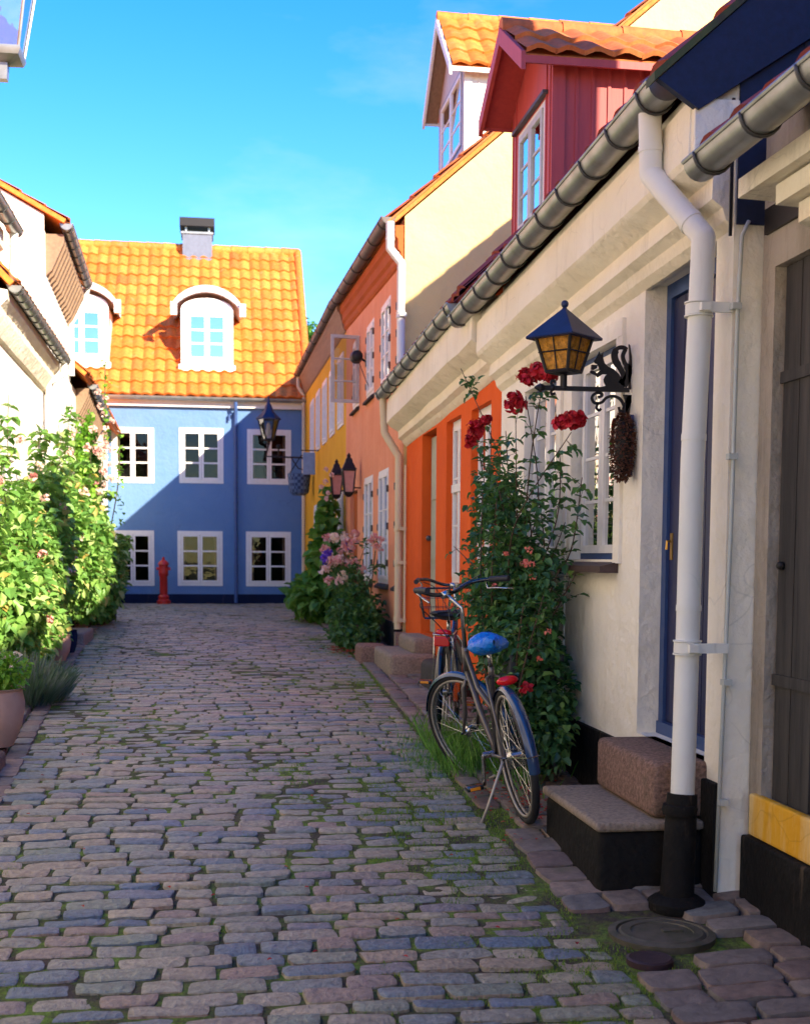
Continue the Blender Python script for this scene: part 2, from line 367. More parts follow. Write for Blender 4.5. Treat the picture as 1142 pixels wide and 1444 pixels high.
RS = {8: [-1,-.985,-.86,-.45,0,.45,.86,.985,1], 6: [-1,-.98,-.8,0,.8,.98,1], 5: [-1,-.97,-.5,.5,.97,1], 4: [-1,-.95,0,.95,1]}
def stone(mb, x0, x1, y0, y1, zf, h, nx, ny, seed):
    # a worn sett: nearly flat top, softly rounded rim and corners
    cx, cy = (x0+x1)/2, (y0+y1)/2; a, b_ = (x1-x0)/2, (y1-y0)/2
    tz = random.uniform(-.007,.004); tx = random.uniform(-.025,.025); ty = random.uniform(-.045,.045)
    rot = random.gauss(0,.022); b = len(mb.v); p_ = random.uniform(4.5,10)
    k0, k1, k2_ = random.uniform(-.07,.07), random.uniform(-.05,.05), random.uniform(-.03,.03)
    c_, sn = math.cos(rot), math.sin(rot); big = nx > 6
    for t_ in RS[ny]:
        for s_ in RS[nx]:
            e = max(abs(s_), abs(t_)); q = (abs(s_)**p_+abs(t_)**p_)**(1/p_) if e > 0 else 1
            k = e/q if q else 1
            X = s_*k*a*(1+k0*t_); Y = t_*k*b_*(1+k1*s_)+k2_*b_*s_*s_
            Z = zf(cx+X, cy+Y)+tz+tx*X+ty*Y
            ee = e
            if ee >= .999: Z -= h*1.3; X *= 1.02; Y *= 1.03
            elif ee > .9: Z -= .0052
            elif ee > .7: Z -= .0016
            if big:
                n1 = mn.noise(V((cx*3+X*11, cy*3+Y*16, seed)))
                if ee < .999: Z += n1*.008
                X += mn.noise(V((cx*7+X*9, cy*7+Y*9, seed+5)))*.007; Y += mn.noise(V((cx*7+X*9, cy*7+Y*9, seed+9)))*.006
            mb.v.append((cx+X*c_-Y*sn, cy+X*sn+Y*c_, Z))
    for j in range(ny):
        for i in range(nx):
            q = b+j*(nx+1)+i; mb.f.append((q, q+1, q+nx+2, q+nx+1))
def xl(y): return -1.08 - (y-7)*.048 if y > 7 else -1.08 - (7-y)*.02
def xr(y): return 1.36 + (max(y, 7)-7)*.022
def rowoff(x, y): return .05*math.sin(x*1.3+.6+y*.35)+.018*math.sin(x*4.1+y*2.3)+.02*mn.noise(V((x*.9, y*.5, 3)))
ST = MB(); y = 3.0; row = 0
def zf0(x, y): return gz(y)-.035*((x-.1)/1.6)**2*0-.012*abs(math.sin(x*1.1+y*.6)) 
while y < 28.75:
    d = random.uniform(.092,.132); near = y < 9.5
    x = xl(y)+random.uniform(-.12,.0)+.04; xe = xr(y)
    if y < 4.6: xe = 1.45
    elif y < 6.05: xe = 1.40
    while x < xe-.06:
        w = random.uniform(.15,.29)
        if x+w > xe-.08: w = max(.09, xe-x)
        ro = rowoff(x+w/2, y); gp = random.uniform(.008,.020)
        dd = d*random.uniform(.90,1.02)
        if near: stone(ST, x, x+w-gp, y+ro, y+ro+dd-.010, zf0, .030, 8, 6, row)
        else: stone(ST, x, x+w-gp, y+ro, y+ro+dd-.011, zf0, .026, 6, 4, row)
        x += w
    y += d; row += 1
tag(ST.build('cobbled_street', M['sett'], auto=55), kind='structure')
# gutter course and pavements of larger brown stones
SP = MB()
y = 3.0
while y < 28.7:
    for side in (-1, 1):
        L = random.uniform(.19,.30); x = (xr(y)+.02) if side > 0 else (xl(y)-.14)
        if side > 0 and y < 6.3: continue
        stone(SP, x, x+.12, y, y+.22, lambda a, b: gz(b)+.004, .026, 6, 6, 1)
    y += .235
y = 3.0
while y < 28.7:
    d = random.uniform(.14,.21)
    x = xr(y)+.15
    if y < 4.6: x = 1.46
    elif y < 6.1: x = 1.42
    while x < 2.12:
        w = random.uniform(.16,.30)
        if math.hypot(max(0, abs(x+w/2-1.70)-w*.4), max(0, abs(y+d/2-4.62)-d*.4)) > .19 and math.hypot(x+w/2-1.56, y+d/2-4.34) > .11:
            stone(SP, x, x+w-.014, y+random.uniform(-.01,.01), y+d-.015, lambda a, b: gz(b)+.004+(a-1.4)*.03, .03, 8, 6, 2)
        x += w
    x = xl(y)-.15
    while x > -2.35:
        w = random.uniform(.22,.36)
        stone(SP, x-w+.014, x, y+random.uniform(-.01,.01), y+d-.015, lambda a, b: gz(b)+.03, .03, 6, 5, 2)
        x -= w
    y += d
tag(SP.build('pavement', M['sett2'], auto=55), kind='structure')

# grass and moss tufts in the joints
G = MB(); random.seed(11)
def dens(x, y):
    v = mn.noise(V((x*1.6, y*1.1, 7)))*.5+mn.noise(V((x*5, y*4, 2)))*.35
    v += .26*max(0, 1-abs(x-1.38)/.45) + .12*(x > .4) + (.28 if (6.2 < y < 8.6 and .75 < x < 1.6) else 0)
    return v
def blade(mb, x, y, z, h, w):
    a = random.uniform(0, 6.28); l = random.uniform(0, .7)*h
    b = len(mb.v); dx, dy = math.cos(a), math.sin(a)
    mb.v += [(x-dy*w, y+dx*w, z), (x+dy*w, y-dx*w, z), (x+dx*l*.5+dy*w*.6, y+dy*l*.5-dx*w*.6, z+h*.6), (x+dx*l, y+dy*l, z+h)]
    mb.f += [(b, b+1, b+2), (b, b+2, b+3)]
n = 0
for _ in range(60000):
    y = 3.4+random.random()**1.7*14; x = random.uniform(xl(y)-.1, 1.75)
    if dens(x, y) < .25: continue
    for k in range(random.randint(2, 6)):
        blade(G, x+random.gauss(0,.016), y+random.gauss(0,.012), gz(y)-.024, random.uniform(.008,.022)*(1.5 if dens(x,y) > .6 else 1), random.uniform(.0015,.0035))
tag(G.build('grass_tufts', M['grass']), 'short green grass and moss growing in the joints of the cobbles', 'grass', kind='stuff')

# ------------------------------------------------------------------ architecture helpers
def frameR(X): return (V((X,0,0)), V((0,1,0)), V((0,0,1)), V((-1,0,0)))
def frameL(X): return (V((X,0,0)), V((0,1,0)), V((0,0,1)), V((1,0,0)))
def frameF(Y): return (V((0,Y,0)), V((1,0,0)), V((0,0,1)), V((0,-1,0)))
def facade(mb, F, u0, u1, v0, v1, holes, depth=.14):
    O, U, W, Nn = F
    us = sorted({u0, u1, *[h[0] for h in holes], *[h[1] for h in holes]})
    vs = sorted({v0, v1, *[h[2] for h in holes], *[h[3] for h in holes]})
    for a, b in zip(us, us[1:]):
        for c, d in zip(vs, vs[1:]):
            mu, mv = (a+b)/2, (c+d)/2
            if any(h[0] < mu < h[1] and h[2] < mv < h[3] for h in holes): continue
            mb.add([O+U*a+W*c, O+U*b+W*c, O+U*b+W*d, O+U*a+W*d], [(0,1,2,3)])
    for a, b, c, d in holes:
        q = [(a,c),(b,c),(b,d),(a,d)]
        for i in range(4):
            p, r_ = q[i], q[(i+1) % 4]
            mb.add([O+U*p[0]+W*p[1], O+U*r_[0]+W*r_[1], O+U*r_[0]+W*r_[1]-Nn*depth, O+U*p[0]+W*p[1]-Nn*depth], [(0,1,2,3)])
def window(F, rect, parent, frame='wpaint', outer=None, pane='pane', cols=2, rows=3, rec=.08, fw=.05, casw=.045, sill=None, hinges=False, curtain=0, transom=None, mun=.018):
    """frame with two casements and glazing bars; rec = distance of the frame's face behind the wall face"""
    a, b, c, d = rect
    mb = MB(); n1 = -rec; n0 = -rec-.055
    om = MB() if outer else mb
    om.fbox(F, a, b, c, c+fw, n0, n1); om.fbox(F, a, b, d-fw, d, n0, n1)
    om.fbox(F, a, a+fw, c+fw, d-fw, n0, n1); om.fbox(F, b-fw, b, c+fw, d-fw, n0, n1)
    ia, ib, ic, id_ = a+fw, b-fw, c+fw, d-fw
    m0, m1 = n0+.008, n1+.012
    nc = 2 if cols >= 2 else 1
    for k in range(nc):
        x0 = ia+(ib-ia)*k/nc+.003; x1 = ia+(ib-ia)*(k+1)/nc-.003
        mb.fbox(F, x0, x0+casw, ic, id_, m0, m1); mb.fbox(F, x1-casw, x1, ic, id_, m0, m1)
        mb.fbox(F, x0+casw, x1-casw, ic, ic+casw, m0, m1); mb.fbox(F, x0+casw, x1-casw, id_-casw, id_, m0, m1)
        pc = cols//nc
        for q in range(1, pc):
            xx = x0+casw+(x1-x0-2*casw)*q/pc; mb.fbox(F, xx-mun/2, xx+mun/2, ic+casw, id_-casw, m0+.01, m1-.006)
        for q in range(1, rows):
            zz = ic+casw+(id_-ic-2*casw)*q/rows
            mb.fbox(F, x0+casw, x1-casw, zz-mun/2, zz+mun/2, m0+.012, m1-.008)
    if transom:
        mb.fbox(F, ia, ib, transom-.035, transom+.035, m0, m1+.01)
    w = mb.build('window', M[frame], parent)
    if outer: om.build('frame', M[outer], w)
    pn = MB(); pn.add([F[0]+F[1]*u+F[2]*v+F[3]*(n1-.004) for u, v in ((ia,ic),(ib,ic),(ib,id_),(ia,id_))], [(0,1,2,3)])
    pn.build('pane', M[pane], w)
    if curtain:
        ct = MB()
        for s in (0, 1):
            e = a+.02 if s == 0 else b-.02; wv = (b-a)*curtain*(1 if s == 0 else -1)
            prev = None; K = 9
            for k in range(K):
                u = e+wv*k/(K-1); nn = n0-.10+.018*(k % 2)
                cur = [F[0]+F[1]*u+F[2]*c+F[3]*nn, F[0]+F[1]*u+F[2]*d+F[3]*nn]
                if prev: ct.add(prev+cur[::-1], [(0,1,2,3)])
                prev = cur
        ct.build('curtain', M['curtain'], w)
    if hinges:
        for zz in (c+.18*(d-c), c+.5*(d-c), d-.18*(d-c)):
            for uu in ((a+.004, b-.034) if hinges == 2 else (a+.004,)):
                MB().fbox(F, uu, uu+.03, zz-.04, zz+.04, n1-.004, n1+.022).build('hinge', M['bluepaint' if outer else 'strap'], w)
    if sill:
        sm, pr, th = sill
        O, U, W, Nn = F
        A = [O+U*(a-.05)+W*(c-.002)+Nn*(-rec), O+U*(a-.05)+W*(c-.035)+Nn*pr, O+U*(a-.05)+W*(c-.035-th)+Nn*pr, O+U*(a-.05)+W*(c-.035-th)+Nn*(-rec)]
        B = [q+U*(b-a+.10) for q in A]
        MB().loft(A, B).build('sill', M[sm], w)
    return w
def patch_tiles(mb, P00, P10, P11, P01, ncol, nrow, amp=.028, lift=.022, seg=6):
    """S-shaped pantiles over the quad; P00-P10 is the eave, P01-P11 the ridge"""
    P00, P10, P11, P01 = map(V, (P00, P10, P11, P01))
    nrm = (P10-P00).cross(P01-P00).normalized()
    if nrm.z < 0: nrm = -nrm
    def pt(s, t_, h): return P00*(1-s)*(1-t_)+P10*s*(1-t_)+P11*s*t_+P01*(1-s)*t_+nrm*h
    prof = []
    for k in range(seg+1):
        x = k/seg
        prof.append((x*1.06, amp*(.5-.5*math.cos(2*math.pi*(x**.8)))+.006*x))
    for j in range(nrow):
        for i in range(ncol):
            b = len(mb.v); jz = random.uniform(-.003,.004); js = random.uniform(-.03,.03)
            t0, t1 = (j+js-.06)/nrow, (j+1+js*.5)/nrow
            for (t_, l) in ((t0, -.004), (t0, lift), (t1, 0)):
                for x, h in prof: mb.v.append(tuple(pt((i+x)/ncol, max(t_, -.02), h+l+jz+.01)))
            n_ = seg+1
            for r_ in (0, 1):
                for k in range(seg): mb.f.append((b+r_*n_+k, b+r_*n_+k+1, b+(r_+1)*n_+k+1, b+(r_+1)*n_+k))
def slab(mb, q, th):
    q = [V(p) for p in q]; n_ = (q[1]-q[0]).cross(q[3]-q[0]).normalized()
    if n_.z < 0: n_ = -n_
    mb.loft([p-n_*th for p in q], q)
def ridge_tiles(mb, a, b, r=.12, L=.36):
    a, b = V(a), V(b); n_ = max(1, int((b-a).length/L)); d = (b-a)/n_
    for k in range(n_):
        mb.tube([a+d*k, a+d*(k+1.04)], [r*1.06, r*.94], 10)
def gutter(parent, x, y0, z0, y1, z1, r=.07, mat='zinc', name='gutter', step=.42, brackets=True, sgn=1, capm=None):
    mb = MB(); n_ = 10; p0, p1 = V((x,y0,z0)), V((x,y1,z1)); K = 8
    for R_, s in ((r, 0), (r-.006, 1)):
        b = len(mb.v)
        for k in range(K+1):
            p = p0.lerp(p1, k/K)
            for j in range(n_+1):
                a = math.pi*(1+j/n_); mb.v.append((p.x+R_*math.cos(a), p.y, p.z+R_*math.sin(a)))
        for k in range(K):
            for j in range(n_): mb.f.append((b+k*(n_+1)+j, b+k*(n_+1)+j+1, b+(k+1)*(n_+1)+j+1, b+(k+1)*(n_+1)+j))
    for p in (p0, p1):
        b = len(mb.v)
        for j in range(n_+1):
            a = math.pi*(1+j/n_); mb.v.append((p.x+r*math.cos(a), p.y+(.002 if p is p0 else -.002), p.z+r*math.sin(a)))
        mb.f.append(tuple(range(b, b+n_+1)))
    for sx in (-1, 1): mb.tube([p0+V((sx*r,0,0)), p1+V((sx*r,0,0))], .009, 6)
    # seams where the lengths are soldered
    L = (p1-p0).length
    g_ = mb.build(name, M[mat], parent, auto=50)
    if brackets:
        n2 = max(1, int(L/step))
        for k in range(n2+1):
            p = p0.lerp(p1, (k+.3)/(n2+.6)); bb = MB()
            pts = [p+V(((r+.006)*math.cos(a), 0, (r+.006)*math.sin(a))) for a in [math.pi*(1+j/10) for j in range(11)]]
            bb.tube(pts, .007, 6); bb.build('gutter_bracket', M['strap'], g_, smooth=True)
    return g_
def house(name, label, s, y0, y1, xw, xg, h0, h1, xr_, pitch, wall, roof, holes, depth=.14, zb=-1.6, plinth=None, xb=8.5, g0=True, tiles=(.24,.34), group=None, verge=(.06,.06), gable=None, front=True, ridge=True):
    """house of a terrace. s=+1 stands on the right of the lane, -1 on the left; eave height h0 at y0, h1 at y1"""
    t_ = thing(name, (s*xw, (y0+y1)/2, gz((y0+y1)/2)), label, 'house', group)
    F = frameR(xw) if s > 0 else frameL(-xw)
    e = .003
    top = min(h0, h1)+pitch*(xw-xg)-.06
    mb = MB(weld=True); facade(mb, F, y0+e, y1-e, zb, top, holes, depth)
    zr0, zr1 = h0+pitch*(xr_-xg), h1+pitch*(xr_-xg)
    def gab(y, h):
        zt = h+pitch*(xw-xg)-.06; zr = h+pitch*(xr_-xg)-.06
        zk = zr-pitch*(xb-xr_)
        return [(s*xw,y,zb),(s*xw,y,top),(s*xw,y,max(zt, top+.001)),(s*xr_,y,zr),(s*xb,y,zk),(s*xb,y,zb)]
    gm = MB()
    A, B = gab(y0+e, h0), gab(y1-e, h1)
    mb.add([A[4], A[5], B[5], B[4]], [(0,1,2,3)])
    for Q in (A, B):
        if gable:
            gm = MB(); gm.add(Q, [tuple(range(6))]); gm.build('gable_wall', M[gable], t_)
        else: mb.add(Q, [tuple(range(6))])
    if gable: mb.add([A[0], A[5], B[5], B[0]], [(0,1,2,3)])
    mb.build('wall', M[wall], t_)
    a, b = y0-verge[0], y1+verge[1]
    rb = MB()
    q = [(s*(xg-.02),a,h0+.03),(s*(xg-.02),b,h1+.03),(s*xr_,b,zr1+.04),(s*xr_,a,zr0+.04)]
    slab(rb, q, .06)
    q2 = [(s*(xb+.2),a,zr0-pitch*(xb+.2-xr_)+.04),(s*(xb+.2),b,zr1-pitch*(xb+.2-xr_)+.04),(s*xr_,b,zr1+.04),(s*xr_,a,zr0+.04)]
    slab(rb, q2, .06)
    L = ((xr_-xg)**2+(zr0-h0)**2)**.5
    patch_tiles(rb, q[0], q[1], q[2], q[3], max(2, int((b-a)/tiles[0])), int(L/tiles[1]))
    if ridge: ridge_tiles(rb, (s*xr_, a, zr0+.05), (s*xr_, b, zr1+.05))
    rb.build('roof', M[roof], t_, auto=60)
    if plinth:
        pm, ph, gaps = plinth
        ed = [y0+.006] + [w for gp in gaps for w in gp] + [y1-.006]
        pb = MB()
        for u, v in zip(ed[::2], ed[1::2]): pb.cbox(min(s*xw, s*(xw-.025)), max(s*xw+.01, s*(xw-.025)), u, v, zb, ph, .006)
        pb.build('plinth', M[pm], t_)
    return t_, F
def cornice(parent, s, y0, h0, y1, h1, prof, mat, name='cornice', wob=.006):
    mb = MB(); K = max(2, int((y1-y0)/.5)); ph = len(prof)
    rows = []
    for k in range(K+1):
        y = y0+(y1-y0)*k/K; h = h0+(h1-h0)*k/K
        rows.append([(s*(x+wob*mn.noise(V((x*5, y*1.3, z*4)))), y, h+z+wob*1.4*mn.noise(V((y*1.1, z*6, 2)))) for x, z in prof])
    b = len(mb.v)
    for r_ in rows: mb.v += r_
    for k in range(K):
        for j in range(ph):
            j2 = (j+1) % ph; mb.f.append((b+k*ph+j, b+k*ph+j2, b+(k+1)*ph+j2, b+(k+1)*ph+j))
    mb.f.append(tuple(b+j for j in range(ph))[::-1]); mb.f.append(tuple(b+K*ph+j for j in range(ph)))
    return mb.build(name, M[mat], parent, auto=25)
def downpipe(parent, pts, r, mat, clamps=(), shoe=None):
    mb = MB(); P_ = [V(p) for p in pts]
    q = [P_[0]]
    for i in range(1, len(P_)-1):
        a, b, c = P_[i-1], P_[i], P_[i+1]
        q += [b+(a-b).normalized()*.007, b+(c-b).normalized()*.007]
    q.append(P_[-1]); mb.tube(q, r, 18)
    for i in range(1, len(P_)-1): 
        a = P_[i-1]; b = P_[i]; d = (a-b).normalized()
        mb.tube([b+d*.09, b+d*.115], r*1.06, 18)
    o = mb.build('downpipe', M[mat], parent, auto=40)
    for p, w in clamps:
        cb = MB(); p = V(p)
        cb.tube([p-V((0,0,.022)), p+V((0,0,.022))], r*1.14, 18)
        cb.tube([p-V((0,0,.03)), p-V((0,0,.024))], r*1.22, 18); cb.tube([p+V((0,0,.024)), p+V((0,0,.03))], r*1.22, 18)
        cb.box(min(p.x, w), max(p.x, w), p.y-.07, p.y-.055, p.z-.02, p.z+.02)
        cb.box(p.x-.02, p.x+.02, p.y-r*1.7, p.y-r*1.1, p.z-.016, p.z+.016)
        cb.build('pipe_clamp', M[mat], o, auto=40)
    return o
# ------------------------------------------------------------------ right-hand row
SL = .87; SLW = 1.0
# white house with the blue door
wh, FR = house('white_house', 'whitewashed low house with dark blue door, red dormer and rose trellis', 1, 5.0, 9.2, 2.08, 1.85, 1.945, 1.82, 5.2, .88, 'white', 'tiledark',
    [(5.18, 6.07, -.86, 1.33), (6.46, 7.28, 0, 1.14), (7.62, 8.42, 0, 1.11)], depth=.13, plinth=('black', -.93, [(5.16, 6.09)]), verge=(.0, .0), gable='white')
cornice(wh, 1, 5.01, 1.95, 9.2, 1.82, [(2.10,-.02),(1.93,-.05),(1.915,-.10),(1.89,-.12),(1.885,-.335),(1.90,-.36),(1.99,-.42),(1.985,-.50),(2.03,-.53),(2.045,-.575),(2.08,-.61),(2.10,-.61)], 'cornice')
g1 = gutter(wh, 1.83, 5.14, 1.945, 9.62, 1.812, .078, step=.43)
# black boarded gable end with mossy verge boards
gb = MB(); 
zv = lambda x: 1.96+.89*(x-1.85)
gb.prism([(1.735,4.996,zv(1.735)+.03),(1.905,4.996,1.78),(2.375,4.996,2.09),(5.2,4.996,4.50),(5.2,4.996,zv(5.2)+.03)], (0,-.035,0))
gb.build('barge_board', M['dkboard'], wh)
gb = MB(); gb.prism([(2.085,4.996,zv(2.06)-.16),(2.085,4.996,1.35),(5.2,4.996,1.35),(5.2,4.996,zv(5.2)-.16)], (0,-.012,0)); gb.build('gable_cladding', M['dkboard'], wh)
gb = MB()
for k in range(11):
    xx = 2.05+k*.3; gb.box(xx, xx+.012, 4.978, 4.986, 1.3, zv(xx)-.3)
gb.build('cladding_joint', M['blackiron'], wh)
vm = MB(); vm.prism([(1.715,5.05,zv(1.715)+.035),(5.2,5.05,zv(5.2)+.035),(5.2,5.05,zv(5.2)+.075),(1.715,5.05,zv(1.715)+.07)], (0,-.10,0))
vm.build('verge_cap', simple('mossy_verge', (.035,.03,.02), .8, c2=(.07,.09,.02), ns=9, b=.4), wh)
cb = MB(); cb.cbox(1.893, 2.083, 4.975, 5.02, 1.62, 1.83, .006); cb.build('eave_block', M['cornice'], wh)
# blue door & windows
dm = MB(); dm.fbox(FR, 5.18, 5.24, -.80, 1.33, -.17, -.11); dm.fbox(FR, 6.01, 6.07, -.80, 1.33, -.17, -.11); dm.fbox(FR, 5.24, 6.01, 1.26, 1.33, -.17, -.11); dm.fbox(FR, 5.18, 6.07, -.86, -.80, -.17, -.10)
dr = MB().fbox(FR, 5.24, 6.01, -.80, 1.26, -.165, -.135)
for k in range(5):
    u = 5.245+k*.154; dr.fbox(FR, u, u+.146, -.79, 1.25, -.1355, -.125)
do = dr.build('door', M['doorblue'], wh); dm.build('door_frame', M['bluepaint'], do)
hb = MB(); hb.fbox(FR, 5.955, 5.985, -.0, .13, -.127, -.12); hb.tube([(2.198,5.97,.09),(2.18,5.97,.09),(2.178,5.97,.05)], .007, 8)
hb.build('door_handle', simple('brass', (.55,.33,.08), .35, .9, b=.05), do)
window(FR, (6.46,7.28,0,1.14), wh, 'wpaint', 'bluepaint', cols=2, rows=4, rec=.05, sill=('brownwood', .10, .035), hinges=True, fw=.035, curtain=.22)
window(FR, (7.62,8.42,0,1.11), wh, 'wpaint', 'bluepaint', cols=2, rows=4, rec=.05, sill=('brownwood', .10, .035), hinges=True, fw=.035, curtain=.22)
for (a, b, c, d) in ((6.46,7.28,0,1.14), (7.62,8.42,0,1.11)):
    am = MB(); am.fbox(FR, a-.10, b+.10, d, d+.09, 0, .02); am.fbox(FR, a-.10, a, -.02, d, 0, .018); am.fbox(FR, b, b+.10, -.02, d, 0, .018)
    am.build('window_surround', M['white'], wh)
downpipe(wh, [(1.83,5.33,1.88),(1.84,5.33,1.63),(1.975,5.06,1.31),(1.95,5.06,.40),(1.935,5.03,-.30),(1.905,4.97,-.98)], .049, 'whitepipe', [((1.962,5.06,1.02), 2.08), ((1.93,5.02,-.36), 2.08)])
sb = MB(); sb.tube([(1.902,4.965,-.96),(1.875,4.93,-1.40)], [.062,.070], 22); sb.lathe((1.873,4.928,-1.44), [(.105,0),(.118,.02),(.118,.045),(.095,.062),(.078,.07)], 24); sb.lathe((1.885,4.945,-1.02), [(.068,-.02),(.073,0),(.068,.02)], 22)
sb.build('pipe_shoe', M['black'], wh, auto=40)
MB().tube([(2.13,4.975,1.36),(2.10,4.97,1.30),(2.088,4.965,1.0),(2.084,4.965,.2),(2.075,4.98,-.6),(2.065,4.99,-1.38)], .009, 8).build('cable_conduit', M['gpaint'], wh, smooth=True)
for z in (1.02, .42, -.5, -1.0): MB().fbox(FR, 4.95, 4.985, z-.012, z+.012, -.02, .018).build('conduit_clip', M['gpaint'], wh)
# red dormer
def dormer(parent, xf, y0, y1, zb, ze, zp, over, xback, wallm, frontm, roofm, barge, win, pane, frame, outer, tile=(.20,.30), mullion=3, zroof=None):
    yc = (y0+y1)/2
    mb = MB(weld=True)
    xm = min(xback, xf+(ze-zb)/SL+.15)
    for y in (y0, y1):
        mb.add([(xf,y,zb),(xm,y,zb),(xm,y,ze),(xf,y,ze)], [(0,1,2,3)])
    mb.add([(xm,y0,zb),(xm,y1,zb),(xm,y1,ze),(xm,y0,ze)], [(0,1,2,3)])
    # boards: raised cover strips on the side walls
    k = xf+.05
    while k < xm-.05:
        for y, e in ((y0, -.010), (y1, .010)): mb.box(k, k+.022, min(y,y+e), max(y,y+e), zb, ze)
        k += .115
    for y, e in ((y0, -.02), (y1, .02)): mb.box(xf, xf+.09, min(y,y+e), max(y,y+e), zb-.1, ze)
    d = mb.build('dormer', M[wallm], parent)
    fm = MB(); F = frameR(xf)
    facade(fm, F, y0, y1, zb-.05, ze, [win], .08)
    fm.add([(xf,y0,ze),(xf,y1,ze),(xf,yc,zp-.03)], [(0,1,2)])
    k = y0+.02
    while k < y1:
        if not (win[0]-.03 < k < win[1]+.0): fm.fbox(F, k, k+.014, zb, ze+.02, 0, .008)
        k += .10
    fm.build('dormer_front', M[frontm], d)
    w = window(F, win, d, frame, outer, pane=pane, cols=2, rows=mullion, rec=.0, fw=.04)
    w.name = 'dormer_window'
    rm = MB(); xo = xf-over; m_ = (zp-ze)/(y1-y0)*2; ov = .13
    for sg, ye in ((-1, y0-ov), (1, y1+ov)):
        zz = ze-m_*ov
        q = [(xo,ye,zz),(xback,ye,zz),(xback,yc,zp),(xo,yc,zp)]
        slab(rm, q, .035)
        patch_tiles(rm, *[V(v)+V((0,0,.005)) for v in q], int((xback-xo)/tile[0]), max(2, int(((zp-zz)**2+(ye-yc)**2)**.5/tile[1])), amp=.032, lift=.028)
    ridge_tiles(rm, (xo-.02,yc,zp+.01), (xback,yc,zp+.01), .075, .38)
    rm.build('dormer_roof', M[roofm], d, auto=60)
    sm_ = MB(weld=True)
    for ye in (y0-ov+.012, y1+ov-.012):
        zz = ze-m_*(ov-.012)-.048; q = [V((xo+.005,ye,zz)), V((xf-.002,ye,zz)), V((xf-.002,yc,zp-.048)), V((xo+.005,yc,zp-.048))]; sm_.add(q, [(0,1,2,3)])
    sm_.build('soffit', M['bcornice' if roofm == 'tile' else 'redboard'], d)
    bm_ = MB()
    for sg, ye in ((-1, y0-ov-.01), (1, y1+ov+.01)):
        zz = ze-m_*(ov+.01)
        bm_.prism([(xo-.03,yc,zp+.02),(xo-.03,ye,zz+.02),(xo-.03,ye,zz-.10),(xo-.03,yc,zp-.10)], (.03,0,0))
        bm_.box(xo, xback-.1, min(ye, ye-sg*.02), max(ye, ye-sg*.02), zz-.055, zz-.005)
    bm_.build('barge_board', M[barge], d)
    return d
dormer(wh, 2.30, 8.74, 9.86, 2.30, 3.46, 3.80, .22, 4.3, 'redboard', 'redboard', 'tilered', 'redboard', (8.92,9.70,2.42,3.20), 'panesky', 'gpaint', 'wpaint', mullion=3)
fl = MB(); fl.box(2.262, 2.30, 8.84, 9.78, 3.215, 3.24); fl.build('dormer_flashing', M['strap'], wh)
# steps
st = thing('door_steps', (1.85, 5.5, gz(5.5)), 'two worn stone steps with black tarred front below the dark blue door', 'steps')
lo = MB().cbox(1.60, 2.06, 5.12, 6.00, -1.6, -1.145, .03); 
lo.build('lower_step', M['black'], st, auto=60)
import bmesh
tp = MB().cbox(1.585, 2.06, 5.105, 6.015, -1.147, -1.105, .016); tp.build('step_tread', M['greystone'], st, auto=60)
MB().cbox(1.84, 2.16, 5.15, 5.96, -1.10, -.86, .03).build('upper_step', M['granite'], st, auto=60)
# near house: boarded door
nh, FN = house('grey_plaster_house', 'nearest house with weathered plank door, yellow band and shiny zinc gutter', 1, 1.9, 4.99, 2.20, 1.85, 1.48, 1.48, 5.2, .8, 'greyplaster', 'tiledark',
    [(3.2, 4.87, -.97, 1.16)], depth=.06, verge=(.0,-.31))
pl = MB().cbox(2.15, 2.22, 1.95, 4.95, -1.6, -1.13, .012); pl.build('plinth', M['black'], nh)
MB().cbox(2.175, 2.215, 1.95, 4.93, -1.128, -.955, .01).build('painted_band', M['yband'], nh)
pb = MB(); k = 3.205; random.seed(5)
while k < 4.83:
    w_ = random.uniform(.15,.21); e = min(k+w_, 4.86); pb.fbox(FN, k, e-.013, -.965, 1.155, -.05, -.035+random.uniform(-.004,.004)); k += w_
d_ = pb.build('plank_door', M['oldwood'], nh)
MB().fbox(FN, 3.2, 4.87, -.96, 1.15, -.059, -.052).build('door_backing', M['dark'], d_)
for zz in (-.50, .70): MB().fbox(FN, 3.25, 4.85, zz, zz+.045, -.034, -.024).build('door_strap', M['oldwood'], d_)
MB().ball((2.225,4.80,-.02), .018, 6).build('door_knob', M['blackiron'], d_)
cornice(nh, 1, 1.95, 1.48, 4.68, 1.48, [(2.22,-.03),(1.96,-.05),(1.96,-.12),(2.22,-.13)], 'cornice', wob=.003)
cornice(nh, 1, 1.95, 1.48, 4.46, 1.48, [(2.22,-.131),(2.01,-.131),(2.01,-.20),(2.22,-.21)], 'cornice', wob=.003)
cornice(nh, 1, 1.95, 1.48, 4.38, 1.48, [(2.22,-.211),(2.06,-.211),(2.06,-.28),(2.14,-.31),(2.22,-.31)], 'cornice', wob=.003)
MB().box(2.185, 2.21, 4.46, 4.95, 1.30, 1.40).build('eave_void', M['blackiron'], nh)  # black box stands in for the dark void under the eave
gutter(nh, 1.80, 1.95, 1.49, 4.66, 1.475, .068, step=.42)
